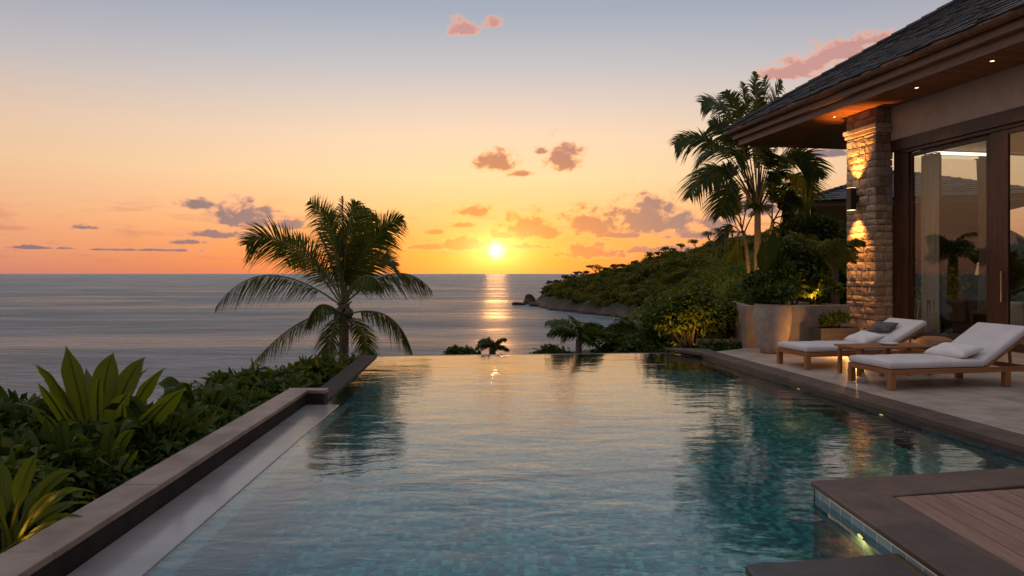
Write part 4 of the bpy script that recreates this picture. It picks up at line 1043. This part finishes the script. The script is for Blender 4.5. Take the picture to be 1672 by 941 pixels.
# short palms beyond the pool edge
def small_palm(px, py_c, Y, span, label, seed, ma='leaf_areca', nf=12, group=None, zb=None, lean=0, lw=.03):
    rng = np.random.default_rng(seed); C = W_(px, py_c, Y); zb = C[2]-2.2 if zb is None else zb
    e = empty('small_palm', (C[0], C[1], zb), label, 'palm tree', group)
    mb = MB(); mb.tube([(C[0]+lean, C[1], zb), (C[0]+lean*.4, C[1], (zb+C[2])/2), tuple(C)], [.10,.08,.07], 8); buildw(mb, 'trunk', M['bark'], e, smooth=True)
    lf = LF()
    for i in range(nf):
        a = i*2.4+rng.uniform(-.3,.3); up = rng.uniform(.15, 1.15); L = span*rng.uniform(.8,1.15)
        d = np.array([math.cos(a), math.sin(a), 0])
        p1 = C+d*L*.45+np.array([0,0,L*.55*up]); p2 = C+d*L*(1.0-.25*max(0,up-.6))+np.array([0,0,L*(.85*up-.45)])
        frond(lf, C, p1, p2, R(rng.uniform(0,70)), L*.36, nl=34, width=lw*L, droop=.4, rad=.012*L+.004, rng=rng, bare=.12)
    lf.build('crown', [M[ma], M['twig']], e); return e

# ---------------- plants along the left wall
def broad_plant(loc, leaves, label, name='broad_leaf_plant', ma='leaf_broad', group=None, seed=0, wid=.17, face=(1,0,.1)):
    """leaves: (tip point, control point, width)"""
    rng = np.random.default_rng(seed); e = empty(name, tuple(loc), label, 'plant', group)
    for (tip, ctl, w_) in leaves:
        lf = LF(); bladeleaf(lf, np.asarray(loc)+rng.normal(0,.04,3)*np.array([1,1,.2]), ctl, tip, w_, rng, pet=rng.uniform(.28,.40), side=nrm(np.asarray(face, float)+rng.normal(0,.35,3)), rad=.010)
        lf.build('leaf', [M[ma], M[ma]], e, smooth=True)
    return e
def px_leaves(Y, lst):
    out_ = []
    for (tx, ty, cx_, cy_, dd, w_) in lst: out_.append((W_(tx,ty,Y+dd), W_(cx_,cy_,Y+dd*.5), w_*.88))
    return out_
Y1 = 6.3
base1 = W_(160, 790, Y1); base1[2] = gz(base1[0], base1[1])
broad_plant(base1, px_leaves(Y1, [(107,564,128,620,.0,.24),(50,592,110,610,-.3,.22),(186,576,162,610,.2,.25),(238,583,190,620,.4,.21),(272,600,215,630,.1,.20),(250,597,180,640,.7,.16),(305,632,250,665,-.4,.20),
   (20,660,80,640,-.5,.18),(70,620,120,640,.8,.18),(215,640,180,650,-.6,.18),(140,600,150,650,.9,.16),(200,655,205,680,-.8,.13),(60,625,95,650,-.9,.12),(240,690,215,680,-.7,.12),(100,700,125,670,-.9,.13),(275,655,235,665,-.6,.10),(165,610,150,650,-.5,.12)]), 'tall broad leaved plant with upright yellow green blades left of the pool', seed=3)
Y2 = 5.4
base2 = W_(165, 800, Y2); base2[2] = gz(base2[0], base2[1])
broad_plant(base2, px_leaves(Y2, [(118,710,140,705,.0,.15),(185,688,175,715,.1,.16),(222,702,190,700,.0,.11),(215,722,185,715,.3,.10),(160,690,165,720,.4,.12),(228,735,200,738,-.2,.10),(132,750,140,742,-.3,.10)]), 'smaller broad leaved plant with a glossy leaf bent left, lower beside the wall', seed=6)
Y3 = 4.1
for kq, (bx, by, Yq, lq, sdq) in enumerate((((25,720,6.9,'dark leafy plant at the left picture edge below the horizon',21)), (330,700,7.2,'dark leafy plant between the broad leaved plant and the wall',22), (95,745,5.6,'dark leafy plant just behind the strappy leaved plant',23), (262,720,6.0,'dark arching plant beside the wall right of the bent leaf',24))):
    rq = np.random.default_rng(sdq); Bq = W_(bx, by, Yq); Bq[2] = gz(Bq[0], Bq[1]); lv = []
    for k in range(15):
        a = rq.uniform(0,6.28); L = rq.uniform(.35,.75); dq = np.array([math.cos(a), math.sin(a), 0]); hq = rq.uniform(.45,1.0)
        lv.append((Bq+dq*L*.9+np.array([0,0,hq*.85-.1]), Bq+dq*L*.35+np.array([0,0,hq*1.15]), rq.uniform(.08,.15)))
    broad_plant(Bq, lv, lq, 'leafy_plant', 'leaf_mid' if kq % 2 else 'leaf_dark', seed=sdq)
base3 = W_(18, 900, Y3); base3[2] = W_(18, 905, Y3)[2]
lst = [(62,738,30,790,0,.13),(0,750,5,790,.2,.12),(125,770,70,765,.2,.09),(155,805,90,780,0,.09),(158,828,100,800,.2,.08),(150,850,90,825,-.1,.08),(128,862,80,842,-.2,.07),(-40,790,0,800,0,.10),(95,775,50,790,.4,.08),(-30,850,0,840,-.1,.08),(110,800,60,800,-.2,.07),(40,760,25,800,.5,.10),(100,880,60,860,-.3,.06),(-60,820,-10,830,.3,.09)]
bp = broad_plant(base3, px_leaves(Y3, lst), 'strappy leaved plant glowing warm at its base in the bottom left corner', 'strap_leaf_plant', 'leaf_broad', seed=9)
def garden_light(loc, label, power, direction=(0,0,1), size=.03, spot=110):
    e = empty('garden_spotlight', loc, label, 'garden light', 'small garden uplights in the planting')
    mb = MB(); mb.lathe([(.03,0),(.035,.02),(.035,.08),(.028,.085)], loc, 14); buildw(mb, 'housing', M['metal'], e)
    mb = MB(); mb.lathe([(.025,.0865),(.002,.088)], loc, 14); buildw(mb, 'lens', lens_m, e)
    lamp('bulb', Vector(loc)+Vector((0,0,.12)), power, e, 'SPOT', size, spot, .7, direction); return e
gl_ = W_(25, 925, Y3-.15); garden_light(tuple(gl_), 'garden uplight under the strap leaved plant', 2.2, (0.05,.2,1), spot=140)

specs = [ # px, py(top), Y, radius, height, kind
 (15,640,6.6,.75,.95,'leaf_dark'), (60,665,5.6,.6,.8,'leaf_dark'), (235,660,6.6,.62,.8,'leaf_mid'), (300,648,7.4,.62,.72,'leaf_dark'), (120,640,7.6,.8,.9,'leaf_dark'),
 (215,712,5.7,.42,.5,'leaf_dark'), (265,690,6.3,.42,.5,'leaf_mid'), (330,668,7.0,.42,.5,'leaf_mid'), (345,650,8.2,.55,.6,'leaf_mid'), (395,612,9.6,.62,.75,'leaf_mid'), (440,606,10.6,.6,.7,'leaf_dark'),
 (480,607,11.0,.55,.65,'leaf_mid'), (520,600,12.0,.55,.62,'leaf_mid'), (585,590,13.9,.5,.7,'leaf_dark'), (410,640,8.4,.42,.45,'leaf_mid'), (460,628,9.4,.42,.45,'leaf_dark'), (370,660,7.7,.38,.42,'leaf_dark'),
 (100,730,5.2,.5,.6,'leaf_dark'), (40,700,5.0,.5,.6,'leaf_dark'), (160,700,5.9,.5,.6,'leaf_mid'), (0,720,4.7,.5,.6,'leaf_mid')]
labs = ['dark leafy shrub at the left picture edge under the sea horizon', 'dark shrub in front of the left edge shrub', 'mid green shrub right of the tall broad leaved plant', 'dark shrub under the rightmost broad blade', 'dark shrub behind the tall broad leaved plant',
 'low dark shrub close to the wall, left of centre', 'low green shrub beside the pool wall below the broad blades', 'small bright shrub leaning over the wall', 'green shrub rising against the sea left of the palm shrubs', 'leafy shrub under the lowest left palm frond',
 'dark shrub left of the palm trunk, second from it', 'green shrub just left of the palm trunk', 'green shrub at the foot of the palm trunk', 'dark shrub right of the palm trunk above the overflow wall', 'low ground shrub touching the far half of the wall', 'low dark shrub at the wall end', 'low dark shrub halfway along the wall',
 'dark low bush above the bent glossy leaf plant', 'dark bush between left edge and strappy plant', 'low green bush behind the bent glossy leaf', 'green bush cut by the left picture edge, lowest there']
for i, ((px, py, Y, r_, h_, ma), lab) in enumerate(zip(specs, labs)):
    top = W_(px, py, Y); x = top[0]
    wallx = Lx(Y)-.30 if Y < 8.6 else -3.0
    if Y < 13 and x+r_*.8 > wallx: x = wallx-r_*.8
    g_ = gz(x, Y); rz = max(.25, (top[2]-g_)/1.75)
    shrub('shrub', (x, Y, g_), (r_, r_, rz), lab, ma=ma, n=2600, ls=.07 if i % 3 else .12, clumps=20 if i not in range(8,14) else 11, seed=i, group='shrubs along the left pool wall', blades=260 if i % 2 == 0 or i in range(8,14) else 60, bl=.26 if i % 3 else .38, bw=.045 if i % 3 else .09, flat=.3)
# low ground cover
rng = np.random.default_rng(77); lf = LF()
for k in range(300):
    Yk = rng.uniform(2.6, 13.8); xk = Lx(Yk)-.27-abs(rng.normal(0, 1.5))-.05 if Yk < 8.6 else -3.05-abs(rng.normal(0,1.6)); z_ = gz(xk, Yk)
    h_ = rng.uniform(.10,.32); V, Qd = leafcloud((xk,Yk,z_+h_*.7), (.22,.22,h_), 70, rng.uniform(.05,.10), rng, .2, .32); V[:,0] = np.where((V[:,0] > Lx(V[:,1])-.26) & (V[:,1] < 8.7), Lx(V[:,1])-.26, V[:,0]); lf.add(V, Qd)
tag(lf.build('ground_cover', M['leaf_mid']), 'low mixed ground cover between the shrubs and the wall', kind='stuff')
# pale rocks by the wall
def rock(name, loc, r, ma, label, seed, group=None, sub=3, amp=.35):
    import bmesh
    bm = bmesh.new(); bmesh.ops.create_icosphere(bm, subdivisions=sub, radius=1); rg = np.random.default_rng(seed); ph = rg.uniform(0,6,(5,3)); fr_ = rg.uniform(1.2,3.6,(5,3))
    for v in bm.verts:
        d = np.array(v.co); s = 1+amp*sum(math.sin(fr_[k] @ d+ph[k,0])*.35 for k in range(5))*.6; s += rg.uniform(-.03,.03)
        v.co = Vector(d*s*np.array(r))
    me = bpy.data.meshes.new(name); bm.to_mesh(me); bm.free(); me.materials.append(ma); o = bpy.data.objects.new(name, me); COL.objects.link(o); o.location = loc; return tag(o, label, 'rock', group)
rk = simple('pale_rock', (.12,.10,.085), (.30,.26,.22), 5, .85, .8, .03, .2)
for i, (px, py, Y) in enumerate(((195,812,4.75),(232,775,5.2),(160,826,4.5))):
    p = W_(px, py, Y); x = min(p[0], Lx(Y)-.42); rock('garden_rock', (x,Y,-.34), (.19,.16,.15), rk, ['grey rock beside the wall between two low shrubs','grey rock by the wall, farthest of three','grey rock by the wall, nearest of three'][i], i, 'grey rocks lying against the pool wall')
sr = M['terrain']
for px, py, rr, lab, sdx in ((865,496,(5.5,4,7.5),'pointed dark sea rock off the headland tip',1),(848,498,(6,4,2.0),'low flat sea rock farthest from the headland',2),(878,500,(7,6,3.2),'low sea rock touching the headland tip',3)):
    p = P(px, py, SEA); rock('sea_rock', (p.x,p.y,SEA+.2), rr, sr, lab, sdx, 'dark rocks off the headland tip', 3, .5)

# ---------------- planter, pots and their plants
# pale planter wall
PA = Vector((4.80, 14.02, 0)); pl = empty('planter_wall', tuple(PA), 'long pale plastered planter wall beside the stone column', 'planter', None, HR)
mb = MB(); mb.box((0,0,-.3), (2.38,.16,.84)); mb.prism([(.06,.161),(.22,.161),(1.02,2.3),(.86,2.3)], -.3, .838); mb.box((2.22,.161,-.3), (2.38,2.3,.838)); mb.build('wall', M['concrete'], pl, bevel=.012)
mb = MB(); mb.prism([(.223,.163),(2.217,.163),(2.217,2.3),(1.023,2.3)], -.3, .74); mb.build('soil', M['soil'], pl)
pp = P(1261, 576, 0); pot = empty('plant_pot', (pp.x, pp.y, 0), 'large tapered sand coloured pot at the terrace corner', 'plant pot')
mb = MB(); prof = [(.20,0),(.225,.01),(.27,.20),(.325,.45),(.352,.66),(.350,.80),(.325,.90),(.318,.925),(.30,.93),(.285,.92),(.29,.84)]
mb.lathe(prof, n=48); mb.build('body', M['pot'], pot, smooth=True)
mb = MB(); mb.lathe([(.288,.85),(.01,.87)], n=24); mb.build('soil', M['soil'], pot)
dpp = Q(1368, 552, 13.5); dp = empty('dark_planter', (dpp.x-.35, 13.45, 0), 'dark rectangular planter standing between pale planter and lounger', 'planter', None, HR)
mb = MB(); a_,b2_,c2_ = .86,.42,.42
for (lo_, hi_) in (((0,0,0),(a_,.03,c2_)),((0,b2_-.03,0),(a_,b2_,c2_)),((0,.031,0),(.03,b2_-.031,c2_)),((a_-.03,.031,0),(a_,b2_-.031,c2_))): mb.box(lo_, hi_)
mb.build('body', M['dark_pot'], dp, bevel=.006)
mb = MB(); mb.box((.031,.031,.01), (a_-.031,b2_-.031,.37)); mb.build('soil', M['soil'], dp)
shrub('potted_shrub', (pp.x,pp.y,.85), (.40,.40,.26), 'bushy dark plant growing in the large tapered pot', 'plant', 'leaf_dark', 2200, .10, 14, seed=40, blades=220, bl=.34, bw=.03)
shrub('planter_shrub', (dpp.x+.08,13.72,.36), (.42,.24,.22), 'low leafy plant in the dark rectangular planter', 'plant', 'leaf_mid', 1500, .07, 12, seed=41, blades=60, bl=.22, bw=.035)
# planting inside and behind the planter wall
def planter_pt(u, v): return PA+E1*u+E2*v
def banana(pt, lst, label, seed, ma='leaf_mid'):
    rng = np.random.default_rng(seed); e = empty('broad_leaf_plant', tuple(pt), label, 'plant')
    for (tx, ty, cx_, cy_, dd, w_) in lst:
        lf = LF(); bladeleaf(lf, np.asarray(pt)+rng.normal(0,.03,3), W_(cx_,cy_,pt[1]+dd*.5), W_(tx,ty,pt[1]+dd), w_, rng, pet=.42, side=nrm(np.array([1,0,.1])+rng.normal(0,.4,3)), rad=.016); lf.build('leaf', [M[ma], M[ma]], e, smooth=True)
p_ = planter_pt(.75,.7); p_.z = .74
banana(p_, [(1262,372,1262,420,0,.42),(1288,392,1278,430,.2,.36),(1240,400,1255,425,-.2,.34),(1300,425,1285,435,-.3,.30),(1235,440,1250,440,.3,.28),(1275,380,1270,420,.6,.34)], 'dark broad paddle leaves standing in the pale planter', 12, 'leaf_dark')
pl_specs = [(.62,.5,.32,.42,.55,'leaf_dark',2400,'dark bush at the left end of the pale planter'),(1.15,.6,.42,.42,.70,'leaf_mid',3200,'green bush in the middle of the pale planter'),(1.70,1.0,.52,.5,1.0,'leaf_dark',5500,'tall dark bush at the column end of the planter'),(2.0,.5,.36,.36,.5,'leaf_mid',2200,'warm lit bush at the right end of the planter')]
for i, (u, v_, rx, ry, rz, ma, n, lab) in enumerate(pl_specs):
    q = planter_pt(u, v_); shrub('planter_bush', (q.x,q.y,.72), (rx,ry,rz), lab, 'shrub', ma, n, .09, 22, 'bushes in the pale planter', 60+i, blades=90, bl=.32, bw=.045)
small_palm(1328, 425, 15.3, .72, 'feathery small palm rising from the planter beside the column', 71, 'leaf_areca', 14, zb=.7, lw=.05)
small_palm(1364, 418, 16.0, .62, 'small palm crown close to the column under the pavilion roof', 72, 'leaf_mid', 12, zb=.7, lw=.05)
small_palm(1300, 400, 16.6, .65, 'small palm behind the paddle leaved plant', 73, 'leaf_areca', 12, zb=.7, lw=.05)
q = planter_pt(1.75,.30); garden_light((q.x,q.y,.745), 'garden uplight hidden in the planter near the column', 55, (-.1,.4,1))
garden_light((8.25,23.0,gz(8.25,23.0)), 'garden uplight at the foot of the tall feather palm', 900, (.05,.2,1), spot=60)

# ---------------- planting beyond the far edge
rb = Q(1135, 565, 15.6)
shrub('round_bush', (rb.x,15.9,-.45), (1.0,.9,1.05), 'big rounded bush glowing at its base beyond the terrace corner', 'shrub', 'leaf_mid', 7000, .12, 40, None, 80, 14, blades=420, bl=.36, bw=.05)
g_ = Q(1118, 572, 14.9); garden_light((g_.x,14.85,-.30), 'garden uplight under the big round bush', 80, (.1,.5,1), spot=130)
for i, (px, Y, rx, rz, ma, lab) in enumerate([(1205,14.8,.7,.50,'leaf_dark','dark hedge bush left of the large pot'),(1175,14.6,.6,.38,'leaf_dark','dark hedge bush between round bush and pot'),(1235,15.9,.6,.6,'leaf_dark','dark bush behind the left end of the pale planter'),
      (1090,15.4,.5,.50,'leaf_dark','low dark bush left of the big round bush'),(1062,16.6,.7,.62,'leaf_mid','green bush beyond the pool edge right of the palms'),(1020,15.6,.6,.40,'leaf_dark','dark bush beyond the pool edge by the small palm'),
      (905,15.0,.55,.36,'leaf_dark','dark bush left of the small palm beyond the edge'),(745,14.6,.38,.34,'leaf_dark','small dark bush left of the sun reflection'),(768,14.7,.3,.30,'leaf_dark','tiny bush beside the sun reflection palm')]):
    x = (px-CX)/FP*Y; top = CZ-{1205:(543-HY),1175:(548-HY),1235:(500-HY),1090:(545-HY),1062:(520-HY),1020:(545-HY),905:(558-HY),745:(561-HY),768:(563-HY)}[px]/FP*Y
    zb = top-2*rz
    shrub('shrub', (x,Y,zb), (rx,.5,rz), lab, 'shrub', ma, 3000, .10, 18, 'shrubs beyond the far pool edge', 90+i, blades=60, bl=.25, bw=.05)
small_palm(945, 553, 15.8, .80, 'small palm beyond the pool edge below the headland tip', 30, 'leaf_mid', 16, lw=.05)
small_palm(804, 567, 14.8, .34, 'tiny palm top poking over the pool edge under the sun', 31, 'leaf_areca', 20, lw=.05)
small_palm(1045, 545, 19, .95, 'dark leaning palm beyond the pool edge left of the round bush', 32, 'leaf_areca', 14, lw=.05)
small_palm(1000, 560, 17.5, .7, 'small dark palm between the two larger ones past the edge', 33, 'leaf_dark', 12, lw=.05)

# ---------------- trees on the slope behind
def far_tree(name, base, h, r, ma, label, group, seed, n=900, ls=.5, trunk=True, umb=False):
    rng = np.random.default_rng(seed); e = empty(name, tuple(base), label, 'tree', group); lf = LF(); base = np.asarray(base, float)
    cl = 9 if n < 2000 else 20; sfl = LF(); top = base+np.array([0,0,h*.55])
    V, Qd = tubeq(bez(base-np.array([0,0,.5]), base+np.array([rng.normal(0,.1)*h,0,h*.3]), top, 6), np.linspace(.035,.02,6)*h, 6); sfl.add(V, Qd)
    for k in range(cl):
        a = rng.uniform(0,6.28); rr = r*rng.uniform(.1,.75); q = base+np.array([math.cos(a)*rr, math.sin(a)*rr, h*(rng.uniform(.72,.95) if umb else rng.uniform(.5,.95))-.1*rr])
        V, Qd = leafcloud(q, (r*.42,r*.42,r*(.17 if umb else .32)), n//cl, ls, rng, .3, .4); lf.add(V, Qd)
        V, Qd = tubeq(bez(top-np.array([0,0,h*.1]), (top+q)/2, q, 4), np.linspace(.018,.006,4)*h, 5); sfl.add(V, Qd)
    sfl.build('trunk', M['twig'], e); lf.build('crown', M[ma], e); return e
sky_t = [(899,7,3.2),(907,6,2.6),(921,8.5,4),(931,5,3),(943,8,3.4),(957,9,4.4),(972,10.5,5.6),(990,7,3.6),(1004,8,4),(1018,6.5,4),(1036,7.5,4),(1061,9,5),(1075,7,3.6),(1087,9,4.6),(1100,6,3.4),(1113,8.5,4.2),(1135,12,6.2),(1158,13,6.8),(1174,14,6.5),(1196,13,6)]
where = ['lowest on the headland spine','second lowest on the headland ridge','broad crown just above the headland drop','small crown above the headland drop','rounded crown on the lower ridge','wide crown on the lower ridge, left of the flat one','flat umbrella crown over the lower ridge','small crown right of the flat umbrella tree','round crown on the middle ridge, left','low crown on the middle ridge','round crown on the middle ridge, centre','wide crown at the middle of the ridge','small crown right of the widest middle crown','tall crown on the upper middle ridge','small crown on the upper middle ridge','crown just left of the two tallest ridge trees','tall umbrella crown, left of the pair on the upper ridge','tall umbrella crown, right of the pair on the upper ridge','tallest crown on the ridge near the feather palm','ridge tree partly behind the feather palm']
for i, (px, h_, r_) in enumerate(sky_t):
    best = None
    for Yk in np.arange(420, 640, 4.):
        x = (px-CX)/FP*Yk; z, d = head_h(np.array([[x]]), np.array([[Yk]]))
        if d[0,0] < 2: continue
        s = (z[0,0]-CZ)/Yk
        if best is None or s > best[0]: best = (s, x, Yk, z[0,0])
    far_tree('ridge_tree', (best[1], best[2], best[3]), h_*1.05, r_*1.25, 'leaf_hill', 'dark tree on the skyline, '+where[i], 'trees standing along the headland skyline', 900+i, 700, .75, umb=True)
mid = [(1215,462,46,7,4.2),(1185,480,52,6,3.8),(1150,492,60,6,4),(1235,430,62,8,5),(1120,512,52,5,3.2),(1085,515,62,5,3.5),(1200,500,34,4.2,2.8),(1165,512,38,4,2.6),(1225,485,30,4.5,2.8)]
mlab = ['bright green tree left of the feather palm trunk','bright green tree on the slope above the round bush','rounded green tree behind the round bush','large tree high on the slope beside the palm trunk','green tree left of the round bush top','small green tree where the slope meets the bay','low green tree right of the round bush','low green tree directly behind the round bush','green tree behind the pale planter']
for i, (px, py, Y, h_, r_) in enumerate(mid):
    t_ = W_(px, py, Y); far_tree('slope_tree', (t_[0], Y, t_[2]-h_*.95), h_, r_, 'leaf_hill_near', mlab[i], 'green trees on the slope behind the garden', 950+i, 5200, .24)
for i, (px, py, Y, h_, r_, lb) in enumerate(((1345, 352, 22.0, 4.2, 1.5, 'leafy garden tree under the pavilion eave, left of the column'), (1290, 395, 20.5, 3.4, 1.3, 'leafy garden tree between the feather palm and the pavilion'), (1380, 395, 20.0, 3.4, 1.2, 'leafy garden tree directly beside the stone column'))):
    t_ = W_(px, py, Y); far_tree('garden_tree', (t_[0], Y, t_[2]-h_), h_, r_, 'leaf_mid', lb, None, 980+i, 5200, .17)
# forest canopy over the headland
rng = np.random.default_rng(5); lf = LF(); pts = []
tmpl = []
for k in range(6):
    V = []; 
    for c in range(7):
        a = rng.uniform(0,6.28); rr = rng.uniform(0,.62); q = (math.cos(a)*rr, math.sin(a)*rr, .45+rng.uniform(-.15,.22)-.2*rr)
        v, _ = leafcloud(q, (.42,.42,.34), 42, .17, rng, .45, .42); V.append(v)
    tmpl.append(np.concatenate(V))
N = 5200; X_ = []; Yv = []
X_ = rng.uniform(14, 330, N*5); Yv = rng.uniform(60, 660, N*5); pxs = CX+FP*X_/Yv
ok = (pxs < 1420) & (pxs > 860)
prob = np.where(Yv > 330, .9, .75); ok &= rng.random(N*5) < prob
X_, Yv = X_[ok], Yv[ok]; Z_, D_ = head_h(X_[None], Yv[None]); Z_, D_ = Z_[0], D_[0]
ok = (D_ > 5) & (Z_ > SEA+np.where(CX+FP*X_/Yv < 935, 8.5, 4.5)+rng.uniform(-2,3,len(Z_))); X_, Yv, Z_ = X_[ok], Yv[ok], Z_[ok]
# drop those hidden far behind the ridge
ok = Yv < 600; X_, Yv, Z_ = X_[ok][:4600], Yv[ok][:4600], Z_[ok][:4600]
ALLV = []
for x, y, z in zip(X_, Yv, Z_):
    r_ = rng.choice([2.6,3.4,4.2,5.2,7.0])*rng.uniform(.85,1.15)*(.62+.38*min(1, y/300)); V = tmpl[rng.integers(6)]; a = rng.uniform(0,6.28); c, s = math.cos(a), math.sin(a)
    h = r_*rng.uniform(.75,1.15); ALLV.append(np.stack([x+(V[:,0]*c-V[:,1]*s)*r_, y+(V[:,0]*s+V[:,1]*c)*r_, z-.3+V[:,2]*h], -1))
V = np.concatenate(ALLV); Qd = np.arange(len(V)).reshape(-1,4)
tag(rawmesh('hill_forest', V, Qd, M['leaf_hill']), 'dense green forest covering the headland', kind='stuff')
print('forest trees', len(X_), 'quads', len(Qd))
# surf along the shore
rng = np.random.default_rng(8); sh = [(878,500),(890,506),(905,510),(930,513),(950,515),(975,517),(1000,519),(1018,521),(1036,527),(1046,533)]
V = []; pts = [P(a, b, SEA+.06) for a, b in sh]; fine = []
for i in range(len(pts)-1):
    for k in range(14): fine.append(pts[i].lerp(pts[i+1], k/14))
for i, p in enumerate(fine):
    t_ = i/len(fine); wd = (2.2+4.0*max(0, t_-.45)+(4 if t_ < .12 else 0))*rng.uniform(.35,1.3); V += [(p.x, p.y-wd*.2+rng.normal(0,.25), SEA+.06), (p.x+rng.normal(0,.4), p.y+wd, SEA+.06)]
n = len(fine); V = np.array(V); Qd = np.array([[2*i, 2*i+2, 2*i+3, 2*i+1] for i in range(n-1)])
m, t, out = mat('sea_foam'); nf = t.noise(geo_pos(t), .8, 5, .7); d = t.node('ShaderNodeBsdfDiffuse'); d.inputs[0].default_value = (.75,.75,.75,1); tr = t.node('ShaderNodeBsdfTransparent'); mx = t.node('ShaderNodeMixShader')
t.put(mx.inputs[0], t.sstep(nf, .42, .55)); t.l.new(tr.outputs[0], mx.inputs[1]); t.l.new(d.outputs[0], mx.inputs[2]); t.l.new(mx.outputs[0], out.inputs[0])
tag(rawmesh('sea_foam', V, Qd, m), 'thin white surf along the foot of the headland', kind='structure')

# ---------------- bushes in the porch court, seen through the villa glass
for i, (hx, hy, rz_, rr, lab) in enumerate(((2.6, 1.8, 1.15, .6, 'bush in the court behind the villa glass, nearest the column'), (3.7, 2.6, 1.5, .75, 'tall bush in the court seen through the first glass door'), (5.2, 3.2, 1.7, .85, 'tallest bush in the court behind the villa glass'), (6.6, 3.0, 1.5, .8, 'bush in the court seen beside the wide door stile'))):
    q = Hp(hx, hy, -.004); shrub('court_bush', tuple(q), (rr, rr, rz_), lab, 'shrub', 'leaf_mid', 3200, .13, 20, 'bushes in the court behind the glass', 140+i, blades=160, bl=.45, bw=.06)
q = Hp(3.2, .9, 0); garden_light((q.x, q.y, 0), 'added uplight brightening the court bushes behind the villa glass', 160, tuple(E1*.3+E2*.8+Vector((0,0,.8))), spot=130)  # added lamp, there only to light the bushes seen through the glass
